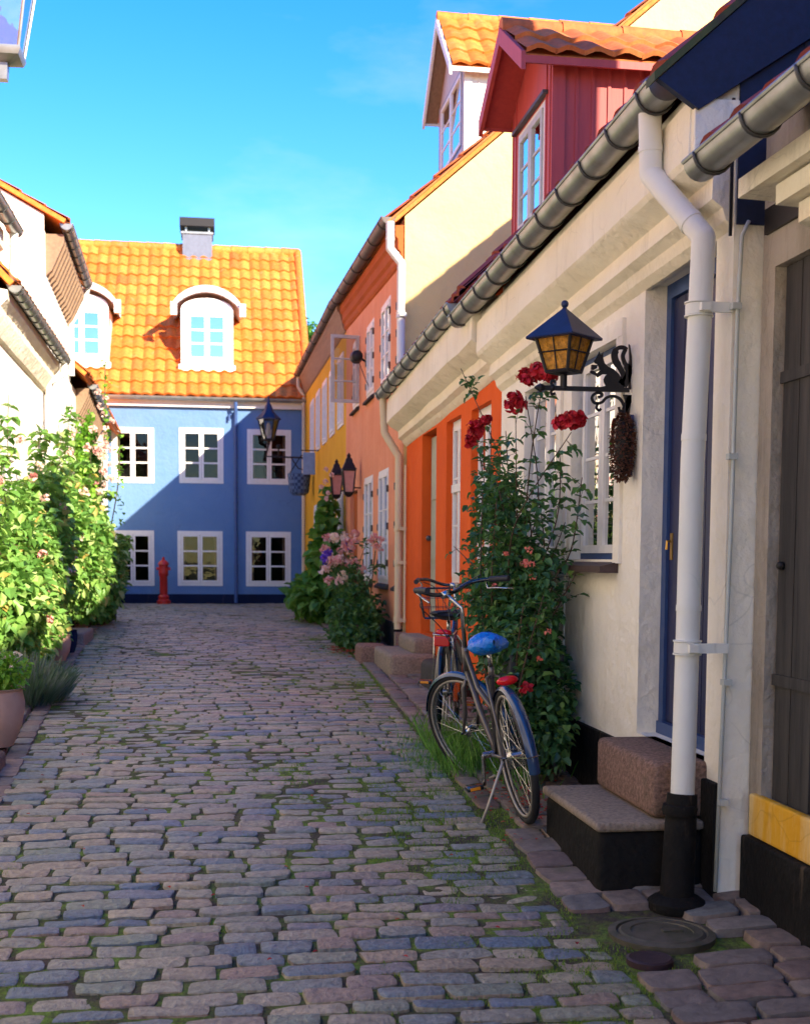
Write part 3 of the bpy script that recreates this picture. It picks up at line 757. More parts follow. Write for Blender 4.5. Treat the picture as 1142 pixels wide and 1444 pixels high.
# unseen house added behind the camera; its roof shades the near gable end
th, FT = house('unseen_shade_house', 'unseen orange house added behind the viewer to shade the near gable end', 1, -12, 1.88, 2.15, 1.85, 2.2, 2.2, 5.2, .87, 'orange', 'tiledark',
    [(-1.2,-.2,-.2,1.0), (-4,-3,-.2,1.0)], depth=.1, plinth=('black', -1.1, []))
for w in [(-1.2,-.2,-.2,1.0), (-4,-3,-.2,1.0)]: window(FT, w, th, 'wpaint', rec=.02)
shade_chimney = MB().box(4.15, 4.72, 5.02, 5.62, 3.4, 6.2); shade_chimney.build('chimney', M['cornice'], wh); MB().cbox(4.10, 4.77, 4.97, 5.67, 6.19, 6.30, .02).build('chimney_cap', M['cornice'], wh)  # unseen chimney, added to throw a shadow edge across the red dormer's side
# orange house
oh, FO = house('orange_house', 'bright orange low house with pale green door and cream eave', 1, 9.2, 13.83, 2.08, 1.85, 1.93, 1.79, 5.2, SLW, 'orange', 'tiledark',
    [(9.55,10.30,-.22,1.20), (10.75,11.42,-.22,1.22), (11.95,12.78,-.76,1.23)], depth=.13, verge=(0,0))
cornice(oh, 1, 9.215, 1.93, 13.82, 1.79, [(2.10,-.02),(1.88,-.05),(1.86,-.12),(1.85,-.34),(1.90,-.38),(1.98,-.42),(1.985,-.50),(2.03,-.53),(2.045,-.56),(2.08,-.59),(2.10,-.59)], 'cornice', wob=.012)
gutter(oh, 1.83, 9.68, 1.93, 14.05, 1.79, .074, step=.45)
window(FO, (9.55,10.30,-.22,1.20), oh, 'wpaint', rows=3, rec=.06, hinges=True, transom=.62, curtain=.25)
window(FO, (10.75,11.42,-.22,1.22), oh, 'wpaint', rows=3, rec=.06, hinges=True, transom=.62, curtain=.25)
dr = MB().fbox(FO, 11.98, 12.75, -.74, 1.20, -.13, -.09)
for zz in (-.62, -.02, .58): dr.fbox(FO, 12.06, 12.34, zz, zz+.5, -.09, -.078); dr.fbox(FO, 12.40, 12.67, zz, zz+.5, -.09, -.078)
do = dr.build('door', simple('pale_green_paint', (.40,.43,.33), .5), oh)
MB().ball((2.14,12.70,.2), .03, 6).build('door_handle', M['strap'], do)
downpipe(oh, [(1.83,13.93,1.74),(1.85,13.93,1.36),(2.0,13.86,1.10),(2.0,13.86,-.80)], .042, 'creampipe', [((2.0,13.86,.32), 2.08), ((2.0,13.86,-.05), 2.08), ((2.0,13.86,-.68), 2.08)])
MB().tube([(2.0,13.86,-.78),(2.0,13.86,-1.06)], .05, 14).build('pipe_shoe', M['black'], oh, auto=40)
MB().tube([(2.05,13.70,1.0),(2.05,13.70,-.7)], .012, 8).build('cable_conduit', M['creampipe'], oh)
os_ = thing('door_step_stones', (1.85, 12.3, gz(12.3)), 'pale stone steps below the green door of the orange house', 'steps')
def hewn(u0, u1, v0, v1, z0, z1, par, name, mt): MB().cbox(u0, u1, v0, v1, z0, z1, .04).build(name, M[mt], par, auto=60)
hewn(1.62, 2.07, 11.75, 12.95, -1.2, -.90, os_, 'lower_step', 'greystone'); hewn(1.86, 2.1, 11.9, 12.85, -.92, -.76, os_, 'upper_step', 'greystone')
hs = thing('kerb_block', (1.6, 12.5, gz(12.5)), 'low granite block beside the step of the orange house', 'stone')
hewn(1.48, 1.78, 12.98, 13.45, -1.2, -.90, hs, 'block', 'granite')
bs = thing('stone_stub', (1.8,10.9,gz(10.9)), 'rounded grey stone against the orange wall behind the bicycles', 'stone')
MB().cbox(1.80, 2.07, 10.1, 11.1, -1.25, -.88, .06).build('block', M['greyplinth'], bs, auto=60)
MB().box(1.93, 2.05, 13.55, 13.66, -1.1, -.80).build('guard_stone', M['greystone'], oh)
# pink house
pk, FP = house('salmon_pink_house', 'tall salmon pink house with two rows of white windows and white downpipe', 1, 13.86, 20.0, 2.05, 1.93, 3.62, 3.92, 5.35, SL, 'pink', 'tile',
    [(14.02,14.46,-.31,1.06), (15.05,15.97,-.31,1.07), (16.55,17.50,-.31,1.08), (18.35,19.35,-1.0,.98),
     (13.95,14.40,2.05,2.98), (14.96,15.80,2.07,3.06), (16.50,17.30,2.12,3.08), (18.2,19.0,2.16,3.14)], depth=.10, plinth=('greyplinth', -.74, [(18.33,19.37)]), verge=(-.02,0), gable='yellowg')
cornice(pk, 1, 13.88, 3.60, 20.0, 3.92, [(2.07,-.02),(1.95,-.03),(1.95,-.14),(1.98,-.17),(1.98,-.28),(2.01,-.31),(2.01,-.37),(2.03,-.40),(2.07,-.42)], 'ocornice', wob=.003)
gutter(pk, 1.87, 13.86, 3.65, 20.0, 3.95, .075, 'brownzinc', step=.9)
for i, w in enumerate([(14.02,14.46,-.31,1.06), (15.05,15.97,-.31,1.07), (16.55,17.50,-.31,1.08)]): window(FP, w, pk, 'wpaint', rows=3, rec=.0, cols=2, fw=.05, sill=('greyplinth', .05, .03), hinges=2, curtain=.2)
for i, w in enumerate([(13.95,14.40,2.05,2.98), (14.96,15.80,2.07,3.06), (16.50,17.30,2.12,3.08), (18.2,19.0,2.16,3.14)]): window(FP, w, pk, 'wpaint', rows=3, rec=.0, cols=2, fw=.05, sill=('greyplinth', .05, .03), hinges=2)
MB().fbox(FP, 18.38, 19.32, -.98, .95, -.10, -.06).build('door', M['ocornice'], pk)
# casement standing open
OW = thing('x', (0,0,0), None, None); bpy.data.objects.remove(OW)
Fo = (V((2.04,18.15,0)), V((-1,-.12,0)).normalized(), V((0,0,1)), V((0,1,0)))
cw = MB()
for a, b, c, d in ((0,.045,2.18,3.12),(.36,.405,2.18,3.12),(.045,.36,2.18,2.225),(.045,.36,3.075,3.12),(.045,.36,2.47,2.49),(.045,.36,2.78,2.80)): cw.fbox(Fo, a, b, c, d, -.02, .02)
cwo = cw.build('open_casement', M['gpaint'], pk)
pn = MB(); pn.add([Fo[0]+Fo[1]*u+Fo[2]*v for u, v in ((.04,2.2),(.37,2.2),(.37,3.1),(.04,3.1))], [(0,1,2,3)]); pn.build('pane', M['pane'], cwo)
downpipe(pk, [(1.88,13.80,3.58),(1.88,13.80,3.30),(2.0,13.78,3.15),(2.0,13.78,1.9)], .045, 'whitepipe', [((2.0,13.78,2.6), 2.05)])
# verge of orange roofing felt on the pale yellow gable
vb = MB(); zf_ = lambda x: 3.62+SL*(x-1.93)
vb.prism([(1.86,13.84,zf_(1.86)+.02),(5.35,13.84,zf_(5.35)+.02),(5.35,13.84,zf_(5.35)+.045),(1.86,13.84,zf_(1.86)+.045)], (0,.04,0)); vb.build('verge_cap', M['tilered'], pk)
dormer(pk, 2.90, 15.0, 16.65, 4.50, 5.78, 6.55, .17, 5.0, 'whiteboard', 'whiteboard_shade', 'tile', 'whiteboard', (15.12,16.53,4.82,5.74), 'panesky', 'wpaint', 'bluepaint', mullion=3)
bg = MB().box(2.005, 2.03, 18.02, 18.06, 2.68, 2.74); bg.ball((1.90,18.0,2.72), .06, 8); bg.box(1.90, 2.03, 18.0, 18.02, 2.70, 2.72)
wl = thing('wall_spotlight', (2.05,16.45,2.5), 'small dark spotlight on the pink wall beside the open casement', 'lamp')
MB().lathe((1.93,17.45,2.72), [(.03,-.12),(.075,-.09),(.09,.06),(.06,.08)], 14, axis='y').build('lamp_head', M['blackiron'], wl, auto=40)
MB().tube([(1.95,17.45,2.72),(2.05,17.45,2.66)], .015, 8).tube([(1.95,17.4,2.65),(2.02,17.1,2.35),(2.045,16.95,2.25)], .006, 6).build('bracket', M['blackiron'], wl)
# ochre house
yh, FY = house('ochre_yellow_house', 'ochre yellow house with a tall row of white windows at the lane end', 1, 20.0, 28.95, 2.05, 1.93, 3.92, 4.05, 5.35, SL, 'yellow', 'tile',
    [(20.35,21.2,2.1,3.25),(21.85,22.7,2.1,3.25),(23.35,24.2,2.1,3.25),(24.85,25.7,2.1,3.25),(26.35,27.2,2.1,3.25),
     (20.35,21.2,-.35,1.05),(21.85,22.7,-.35,1.05),(25.2,26.1,-.35,1.05)], depth=.1, plinth=('greyplinth', -.78, []), verge=(0,.05))
cornice(yh, 1, 20.0, 3.92, 28.94, 4.05, [(2.07,-.02),(1.90,-.03),(1.90,-.10),(1.95,-.17),(2.0,-.38),(2.03,-.42),(2.07,-.44)], 'bcornice', wob=.003)
gutter(yh, 1.86, 20.02, 3.955, 28.95, 4.07, .07, 'brownzinc', step=1.2)
for w in [(20.35,21.2,2.1,3.25),(21.85,22.7,2.1,3.25),(23.35,24.2,2.1,3.25),(24.85,25.7,2.1,3.25),(26.35,27.2,2.1,3.25),(20.35,21.2,-.35,1.05),(21.85,22.7,-.35,1.05),(25.2,26.1,-.35,1.05)]:
    window(FY, w, yh, 'wpaint', rows=3, rec=-.02, cols=2, fw=.06)
downpipe(yh, [(1.88,28.75,4.0),(1.88,28.75,3.78),(2.0,28.75,3.6),(2.0,28.75,-1.0)], .04, 'creampipe', [])

# ------------------------------------------------------------------ left-hand row (sunlit)
LW = [(a, a+.95, -.25, 1.2) for a in (.2, 2.0, 3.7, 5.2, 7.2, 8.9, 11.2)]+[(a, a+.9, 2.05, 3.05) for a in (-2.2, -.4, 1.6, 3.4, 6.0)]
l0, FL = house('tall_white_house', 'tall sunlit white house at the left edge of the lane', -1, -12, 13.9, 2.3, 2.05, 3.38, 3.38, 5.6, SL, 'white_sun', 'tile',
    LW, plinth=('black', -.9, []), verge=(0,0))
for w in LW: window(FL, w, l0, 'wpaint', rows=3, rec=.0, pane='panesun')
cornice(l0, -1, -11.9, 3.38, 13.88, 3.38, [(2.32,-.02),(2.12,-.05),(2.12,-.24),(2.2,-.3),(2.25,-.40),(2.32,-.42)], 'cornice', wob=.004)
gutter(l0, -2.03, -11.9, 3.39, 14.1, 3.39, .075, step=.45)
downpipe(l0, [(-2.03,13.95,3.33),(-2.03,13.95,3.1),(-2.05,13.98,2.85)], .045, 'whitepipe', [])
l1, FL1 = house('low_white_house', 'low sunlit cream house with steep orange roof strip behind the left roses', -1, 13.9, 18.55, 2.3, 2.05, 2.80, 2.72, 5.6, 1.05, 'white_sun', 'tile',
    [(14.8,15.6,-.2,1.1),(16.6,17.4,-.2,1.1)], plinth=('black', -.9, []), verge=(0,0))
for w in [(14.8,15.6,-.2,1.1),(16.6,17.4,-.2,1.1)]: window(FL1, w, l1, 'wpaint', rows=3, rec=.03)
cornice(l1, -1, 13.92, 2.80, 18.5, 2.72, [(2.32,-.02),(2.10,-.05),(2.10,-.14),(2.17,-.22),(2.17,-.30),(2.25,-.46),(2.32,-.50)], 'cornice', wob=.008)
gutter(l1, -2.03, 13.95, 2.80, 18.55, 2.72, .075, step=.38)
downpipe(l1, [(-2.03,18.4,2.66),(-2.05,18.4,2.50),(-2.22,18.2,2.36),(-2.24,18.2,-.9)], .042, 'whitepipe', [])
l2, FL2 = house('gabled_cream_house', 'taller cream house on the left with sunlit gable wall and corrugated eave', -1, 18.6, 21.6, 2.3, 2.02, 4.62, 4.40, 5.2, .55, 'white_sun', 'tile', [(19.3,20.2,.0,1.2)], plinth=('black', -.9, []), verge=(.05,0))
window(FL2, (19.3,20.2,.0,1.2), l2, 'wpaint', rows=3, rec=.03)
gutter(l2, -2.0, 18.6, 4.60, 21.5, 4.38, .085, step=.4)
rt = MB()
for k in range(13):
    y = 18.72+k*.22; rt.prism([(-2.3,y,4.48-.018*k),(-2.05,y,4.48-.018*k),(-2.05,y,4.36-.018*k),(-2.22,y,3.98-.018*k),(-2.3,y,3.9-.018*k)], (0,.11,0))
rt.build('rafter_end', M['bcornice'], l2)
downpipe(l2, [(-2.0,21.55,4.32),(-2.05,21.6,4.1),(-2.25,21.45,3.75),(-2.25,21.45,2.9)], .045, 'whitepipe', [])
l3, FL3 = house('small_white_house', 'small white house with jagged eave brackets beside the blue house', -1, 21.62, 28.95, 2.3, 2.05, 2.95, 2.65, 5.2, SL, 'white_sun', 'tile', [(24.0,24.9,-.2,1.1)], plinth=('black', -.85, []), verge=(0,0))
window(FL3, (24.0,24.9,-.2,1.1), l3, 'wpaint', rows=3, rec=.03)
gutter(l3, -2.03, 22.6, 2.92, 25.6, 2.66, .085, step=.35)
rt = MB()
for k in range(14):
    y = 22.5+k*.22; z = 2.84-.02*k; rt.prism([(-2.3,y,z),(-2.08,y,z),(-2.10,y,z-.14),(-2.24,y,z-.42),(-2.3,y,z-.46)], (0,.10,0))
rt.build('rafter_end', M['bcornice'], l3)

# ------------------------------------------------------------------ blue house at the end
bh = thing('blue_house', (0, 29, gz(29)), 'two-storey blue house closing the lane, with orange pantile roof and two white dormers', 'house')
FB = frameF(29)
bw = [(-2.21,-1.29,1.62,2.83),(-.74,.23,1.63,2.85),(.755,1.735,1.63,2.85),(-2.23,-1.30,-.66,.57),(-.79,.205,-.655,.57),(.725,1.73,-.66,.57)]
mb = MB(); facade(mb, FB, -6.2, 2.6, -1.5, 3.56, bw, .12)
zr = 7.62; yr = 32.9
for x in (-6.2, 2.2):
    mb.add([(x,29.02,-1.5),(x,29.02,3.5),(x,yr,zr-.08),(x,36.6,3.5),(x,36.6,-1.5)], [(0,1,2,3,4)])
mb.add([(-6.2,36.6,-1.5),(2.2,36.6,-1.5),(2.2,36.6,3.5),(-6.2,36.6,3.5)], [(0,1,2,3)])
mb.build('wall', M['blue'], bh)
MB().box(-6.2, 2.6, 28.96, 29.01, -1.5, -.84).build('plinth', M['dkblue'], bh)
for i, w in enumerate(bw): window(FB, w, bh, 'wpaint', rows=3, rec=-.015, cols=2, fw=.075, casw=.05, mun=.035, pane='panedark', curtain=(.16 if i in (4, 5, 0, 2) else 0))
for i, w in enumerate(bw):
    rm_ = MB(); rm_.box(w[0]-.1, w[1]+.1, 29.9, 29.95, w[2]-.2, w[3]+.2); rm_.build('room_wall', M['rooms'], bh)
MB().box(-6.2, 2.3, 28.90, 29.0, 3.30, 3.50).box(-6.2, 2.3, 28.86, 29.0, 3.42, 3.505).build('cornice', M['wpaint'], bh)
rb = MB(); q = [(-6.2,28.80,3.52),(2.10,28.80,3.52),(2.12,yr,zr),(-6.2,yr,zr)]
slab(rb, q, .06); slab(rb, [(-6.2,37,3.3),(2.12,37,3.3),(2.12,yr,zr),(-6.2,yr,zr)], .06)
patch_tiles(rb, *q, 34, 14, amp=.05, lift=.05, seg=6); ridge_tiles(rb, (-6.2,yr,zr+.03), (2.14,yr,zr+.03), .12, .4)
rb.tube([(2.10,28.8,3.60),(2.12,yr,zr+.06)], .10, 8)
rb.build('roof', M['tile'], bh, auto=60)
# gutter along X
gm = MB(); K = 10
for R_ in (.075, .068):
    b = len(gm.v)
    for x in (-6.2, 2.2):
        for j in range(K+1): a = math.pi*(1+j/K); gm.v.append((x, 28.76+R_*math.cos(a), 3.50+R_*math.sin(a)))
    for j in range(K): gm.f.append((b+j, b+j+1, b+K+2+j, b+K+1+j))
gm.build('gutter', M['zinc'], bh, auto=50)
bp = MB(); bp.tube([(.50,28.78,3.42),(.50,28.80,3.30),(.50,28.93,3.12),(.50,28.93,-1.03)], .042, 10)
for z in (2.9, 1.2, -.2): bp.tube([(.50,28.93,z-.02),(.50,28.93,z+.02)], .055, 10)
bp.tube([(.36,28.93,3.02),(.36,28.93,3.14),(.48,28.93,3.2)], .025, 8)
bp.build('downpipe', simple('blue_pipe_paint', (.05,.11,.30), .5), bh, auto=40)
ch = MB().box(-.72, 0.0, 32.55, 33.25, 6.9, 7.98); cho = ch.build('chimney', simple('grey_chimney', (.15,.17,.23), .8, b=.3), bh)
MB().box(-.79, .06, 32.48, 33.32, 8.12, 8.32).build('chimney_cap', M['blackiron'], cho)
pc = MB()
for x in (-.66, -.10): pc.box(x, x+.05, 32.6, 32.65, 7.98, 8.12); pc.box(x, x+.05, 33.15, 33.2, 7.98, 8.12)
pc.box(-.76, .03, 32.52, 33.28, 7.94, 7.99); pc.build('cap_support', M['zinc'], cho)
rzf = lambda y: 3.52+(zr-3.52)*(y-28.8)/(yr-28.8)
def eyebrow(xc):
    w2 = .58; yf = 29.42; z0 = 4.27; zs = 5.52; arch = .26; F = frameF(yf)
    mb = MB(); K = 12
    for x in (xc-w2, xc+w2):
        mb.add([(x,yf,z0-.1),(x,yf,zs),(x,31.4,zs),(x,31.4,z0-.1)], [(0,1,2,3)])
    facade(mb, F, xc-w2, xc+w2, z0-.1, zs, [(xc-.47,xc+.47,z0+.10,zs-.05)], .08)
    arc = [(xc-w2*math.cos(math.pi*k/K), yf, zs+arch*math.sin(math.pi*k/K)) for k in range(K+1)]
    mb.add(arc, [tuple(range(K+1))])
    d = mb.build('dormer', M['wpaint'], bh)
    w = window(F, (xc-.47,xc+.47,z0+.10,zs-.05), d, 'wpaint', pane='panesky', rows=3, cols=2, rec=-.01, fw=.05, casw=.055, mun=.04); w.name = 'dormer_window'
    # curved lead roof
    rf = MB(); W = w2+.18; pts = []
    for k in range(K+1):
        a = -1+2*k/K; pts.append((xc+a*W, zs-.03+(arch+.14)*(1-a*a)**.8 if abs(a) < 1 else zs-.03))
    for h, y0_, y1_ in ((0, yf-.14, 32.0),):
        lo_ = [(x, y0_, z) for x, z in pts]; hi = [(x, y0_, z+.15) for x, z in pts]
        poly = hi+lo_[::-1]; rf.loft([V(p) for p in poly], [V(p)+V((0, y1_-y0_, 0)) for p in poly])
    rf.build('dormer_roof', simple('painted_lead', (.62,.62,.64), .55, b=.1), d, auto=50)
    for sx in (-1, 1): MB().box(xc+sx*W-.04, xc+sx*W+.10, yf-.2, yf-.05, zs-.16, zs+.12).build('dormer_gutter_end', M['wpaint'], d)
    ap = MB().box(xc-w2-.05, xc+w2+.05, yf-.10, yf+.02, z0-.12, z0+.02); ap.build('dormer_apron', M['wpaint'], d)
eyebrow(-.12); eyebrow(-2.86)

# a crown of green behind the ochre house
# ------------------------------------------------------------------ lamp with the squirrel
YL = 6.25
sl = thing('bracket_lantern', (2.08, YL, .85), 'wrought iron wall lantern with amber glass and a squirrel on its bracket', 'lantern')
def A(a, b): return V((2.07-a, YL, .85+b))
br = MB(); br.box(1.62, 2.065, YL-.011, YL+.011, .838, .860)
br.lathe(A(.462,0), [(.004,-.03),(.022,0),(.004,.045)], 8, axis='x'); br.ball(A(.40,0), .017, 6)
def strip(mb, pts, ws, th=.009):
    pts = [A(*p) for p in pts]; L_ = []; R_ = []
    for i, p in enumerate(pts):
        d = (pts[min(i+1, len(pts)-1)]-pts[max(i-1, 0)]).normalized(); n_ = V((-d.z, 0, d.x)); w = ws[i] if isinstance(ws, list) else ws
        L_.append(p+n_*w/2); R_.append(p-n_*w/2)
    for i in range(len(pts)-1):
        mb.prism([L_[i], L_[i+1], R_[i+1], R_[i]], (0, th, 0))
def Z(px, py): return ((975-px)/1474, (645-py)/1474)
def curve(pts, n=6):
    out = []
    for i in range(len(pts)-1):
        p0 = pts[max(i-1,0)]; p1 = pts[i]; p2 = pts[i+1]; p3 = pts[min(i+2, len(pts)-1)]
        for k in range(n):
            t_ = k/n; out.append(tuple(.5*(2*b+(c-a)*t_+(2*a-5*b+4*c-d)*t_*t_+(3*b-a-3*c+d)*t_**3) for a, b, c, d in zip(p0, p1, p2, p3)))
    out.append(tuple(pts[-1])); return out
strip(br, curve([Z(*q) for q in ((410,600),(385,592),(378,612),(395,640),(378,672),(385,690),(410,682))]), .013)
strip(br, curve([Z(*q) for q in ((735,705),(765,690),(752,672),(710,678),(688,710),(710,745),(760,742),(800,705),(850,692),(900,710),(930,750),(945,790))]), .014)
strip(br, curve([Z(*q) for q in ((735,745),(725,780),(745,800),(758,785))]), .012)
strip(br, curve([Z(*q) for q in ((895,770),(905,800),(935,795),(960,745),(985,690))]), [.012]*6+[.02]*6+[.03]*6+[.03]*6+[.02])
br.prism([A(*Z(*q)) for q in ((925,680),(990,680),(985,760),(972,870),(958,870),(945,790),(940,720))], (0,.010,0))
br.prism([A(*Z(*q)) for q in ((962,310),(972,320),(985,400),(990,470),(982,560),(985,640),(968,640),(962,560),(958,480),(968,420))], (0,.012,0))
br.build('bracket', M['blackiron'], sl, auto=30)
sq = MB()
sq.prism([A(*Z(*q)) for q in ((735,632),(795,618),(780,598),(774,572),(785,548),(802,534),(765,535),(730,560),(715,545),(690,535),(668,522),(675,508),(700,512),(722,530),(745,508),(735,482),(722,462),(706,455),(697,440),(710,424),(722,400),(738,370),(748,395),(768,370),(768,420),(780,455),(810,480),(850,495),(890,530),(918,575),(938,600),(930,632))], (0,.010,0))
strip(sq, curve([Z(*q) for q in ((905,600),(925,540),(895,480),(862,430),(855,380),(880,342),(920,336),(950,352))]), [.026]*14+[.034]*14+[.020]*14+[.012])
strip(sq, curve([Z(*q) for q in ((925,615),(952,560),(965,500),(930,440),(918,395),(938,350))]), [.040]*8+[.034]*8+[.020]*8+[.02]*6+[.02])
sq.prism([A(*Z(*q)) for q in ((682,468),(725,470),(722,492),(700,505),(680,500))], (0,.02,0))
sq.build('squirrel_silhouette', M['blackiron'], sl, auto=30)
LX, LY = 1.727, YL
T0 = Matrix.Rotation(R(-49), 4, 'Z')
ln = MB(); ln.tube([(LX,LY,.85),(LX,LY,.935)], .018, 12); ln.lathe((LX,LY,.915), [(.02,0),(.07,.01),(.088,.02)], 4, sq=1, T=T0)
# corner bars of the tapering body
hb_, ht, zb_, zt = .062, .106, .930, 1.118
c_ = V((LX, LY, 0))
def corner(sx, sy, h, z): return T0 @ V((sx*h, sy*h, 0)) + c_ + V((0,0,z))
for sx, sy in ((-1,-1),(1,-1),(1,1),(-1,1)): ln.tube([corner(sx,sy,hb_,zb_), corner(sx,sy,ht,zt)], .0085, 6)
cs = ((-1,-1),(1,-1),(1,1),(-1,1))
for i in range(4):
    a, b = cs[i], cs[(i+1) % 4]
    ln.tube([corner(*a,hb_,zb_), corner(*b,hb_,zb_)], .009, 6); ln.tube([corner(*a,ht,zt), corner(*b,ht,zt)], .007, 6)
    for f in (.5,):
        p = corner(*a,hb_,zb_).lerp(corner(*b,hb_,zb_), f); q_ = corner(*a,ht,zt).lerp(corner(*b,ht,zt), f); ln.tube([p, q_], .0035, 5)
    hm = (hb_+ht)/2; p, q_ = corner(*a,hm*1.01,(zb_+zt)/2), corner(*b,hm*1.01,(zb_+zt)/2); d = (q_-p)*.06; ln.tube([p-d, q_+d], .004, 5)
bd = ln.build('lantern_body', M['blackiron'], sl, auto=40)
gl = MB()
for i in range(4):
    a, b = cs[i], cs[(i+1) % 4]; gl.add([corner(*a,hb_-.004,zb_), corner(*b,hb_-.004,zb_), corner(*b,ht-.004,zt), corner(*a,ht-.004,zt)], [(0,1,2,3)])
gl.build('glass', M['amber'], sl)
rf = MB(); rf.lathe((LX,LY,1.098), [(.190,-.008),(.194,.0),(.014,.140),(.008,.15)], 4, sq=1, T=T0); rf.ball((LX,LY,1.262), .019, 8)
for i in range(4):
    a, b = cs[i], cs[(i+1) % 4]
    for k in range(18):
        p = corner(*a,.1345,1.093).lerp(corner(*b,.1345,1.093), k/18); q_ = corner(*a,.1345,1.093).lerp(corner(*b,.1345,1.093), (k+.8)/18); rf.tube([p, q_], .006, 5)
rf.build('lantern_roof', M['ironblue'], sl, auto=30)

# bundle of dried cones
wr = thing('dried_cone_bundle', (2.03, 6.2, .55), 'dark bundle of dried cones hanging under the iron bracket', 'decoration')
random.seed(3); wm = MB()
for _ in range(1500):
    a = random.uniform(0, 6.28); h = random.uniform(-.17,.17); r_ = .058*(1-(abs(h)/.185)**3)*random.uniform(.75,1.1)
    p = V((2.015+r_*math.cos(a)*.9, 6.18+r_*math.sin(a), .56+h)); d = V((math.cos(a), math.sin(a), random.uniform(-.8,.4)))
    wm.leaf(p, d, V((0,0,1)), random.uniform(.012,.026), random.uniform(.008,.014))
wm.build('cones', M['dry'], wr)
MB().ball((2.018,6.18,.56), 1, 10, (.042,.042,.155)).build('core', M['blackiron'], wr, smooth=True)
MB().tube([(2.04,6.23,.78),(2.03,6.2,.70)], .004, 5).build('cord', M['blackiron'], wr)
MB().prism([(2.055,6.22,.72),(2.05,6.21,.42),(2.065,6.21,.42),(2.07,6.22,.72)], (0,-.04,0)).build('ribbon', M['wreathblue'], wr)

# ------------------------------------------------------------------ street lantern on the ochre house
def street_lantern(x, y, z, s, parent):
    T = Matrix.Rotation(R(12), 4, 'Z')
    m1 = MB(); n_ = 6
    m1.lathe((x,y,z), [(.03*s,-.10*s),(.05*s,-.02*s),(.13*s,0),(.14*s,.03*s)], n_)
    for k in range(n_):
        a = 2*math.pi*k/n_; m1.tube([(x+.13*s*math.cos(a),y+.13*s*math.sin(a),z+.02*s),(x+.23*s*math.cos(a),y+.23*s*math.sin(a),z+.46*s)], .010*s, 5)
    m1.build('lantern_body', M['blackiron'], parent, auto=40)
    m2 = MB(); b = 0
    for k in range(n_):
        a, a2 = 2*math.pi*k/n_, 2*math.pi*(k+1)/n_
        m2.add([(x+.125*s*math.cos(a),y+.125*s*math.sin(a),z+.03*s),(x+.125*s*math.cos(a2),y+.125*s*math.sin(a2),z+.03*s),(x+.222*s*math.cos(a2),y+.222*s*math.sin(a2),z+.45*s),(x+.222*s*math.cos(a),y+.222*s*math.sin(a),z+.45*s)], [(0,1,2,3)])
    m2.build('glass', M['lampglass'], parent)
    m3 = MB(); m3.lathe((x,y,z+.45*s), [(.27*s,-.01*s),(.27*s,.02*s),(.13*s,.16*s),(.10*s,.20*s),(.07*s,.30*s),(.03*s,.36*s),(.035*s,.42*s),(.005*s,.50*s)], n_)
    m3.build('lantern_roof', M['ironblue'], parent, auto=30)
    m4 = MB().lathe((x,y,z+.12*s), [(.03*s,0),(.045*s,.06*s),(.045*s,.2*s),(.02*s,.26*s)], 10); m4.build('bulb', M['wpaint'], parent, smooth=True)
s2 = thing('street_lantern', (2.05,28.3,2.2), 'hexagonal street lantern on an iron arm from the ochre house corner', 'lantern')
street_lantern(1.20, 28.3, 2.55, 1.0, s2)
MB().tube([(2.05,28.3,2.18),(1.15,28.3,2.2),(1.2,28.3,2.48)], .022, 8).tube([(2.05,28.3,1.9),(1.85,28.3,1.95),(1.7,28.3,2.17)], .014, 6).ball((1.42,28.3,2.42), .05, 6).tube([(1.42,28.3,2.2),(1.42,28.3,2.4)], .02, 6).build('bracket_arm', M['blackiron'], s2, auto=40)
hbk = thing('hanging_basket', (1.9,26.6,1.4), 'blue checked basket hanging on the ochre wall under the street lantern', 'basket')
MB().lathe((1.76,26.6,1.28), [(.13,0),(.20,.06),(.24,.42),(.25,.44)], 14).build('basket', M['check'], hbk, auto=50)
MB().tube([(1.56,26.6,1.72),(1.80,26.6,2.1),(2.05,26.6,2.12)], .012, 6).tube([(1.96,26.6,1.72),(1.80,26.6,2.1)], .008, 6).build('hanger', M['blackiron'], hbk)
ws = thing('wall_sign', (2.0,25.2,1.9), 'small pale blue hanging sign board on the ochre wall', 'sign')
MB().cbox(1.74, 1.98, 25.2, 25.23, 1.62, 2.05, .006).build('board', simple('pale_blue_board', (.22,.32,.5), .6), ws)
MB().tube([(1.70,25.215,2.09),(2.05,25.215,2.09)], .012, 6).build('bracket', M['blackiron'], ws)
# pair of door lanterns on the pink wall
def door_lantern(y, z, lab):
    t_ = thing('door_lantern', (2.05,y,z), lab, 'lantern', 'black door lanterns on the pink wall')
    x = 1.88; m1 = MB()
    for sx, sy in cs: m1.tube([(x+sx*.06,y+sy*.06,z),(x+sx*.088,y+sy*.088,z+.30)], .011, 5)
    m1.lathe((x,y,z-.03), [(.03,-.04),(.085,0),(.095,.03)], 4, sq=1); m1.box(x-.095, x+.095, y-.095, y+.095, z+.29, z+.315)
    m1.box(x+.08, 2.05, y-.015, y+.015, z+.05, z+.07); m1.build('lantern_body', M['blackiron'], t_, auto=40)
    g2 = MB()
    for i in range(4):
        a, b = cs[i], cs[(i+1) % 4]; g2.add([(x+a[0]*.055,y+a[1]*.055,z),(x+b[0]*.055,y+b[1]*.055,z),(x+b[0]*.083,y+b[1]*.083,z+.29),(x+a[0]*.083,y+a[1]*.083,z+.29)], [(0,1,2,3)])
    g2.build('glass', M['pinkglass'], t_)
    m3 = MB().lathe((x,y,z+.315), [(.15,0),(.12,.03),(.07,.11),(.065,.14),(.03,.17),(.04,.19),(.008,.23)], 4, sq=1); m3.build('lantern_roof', M['blackiron'], t_, auto=30)
door_lantern(19.75, .97, 'black lantern on the far side of the pink doorway, slightly lower in view')
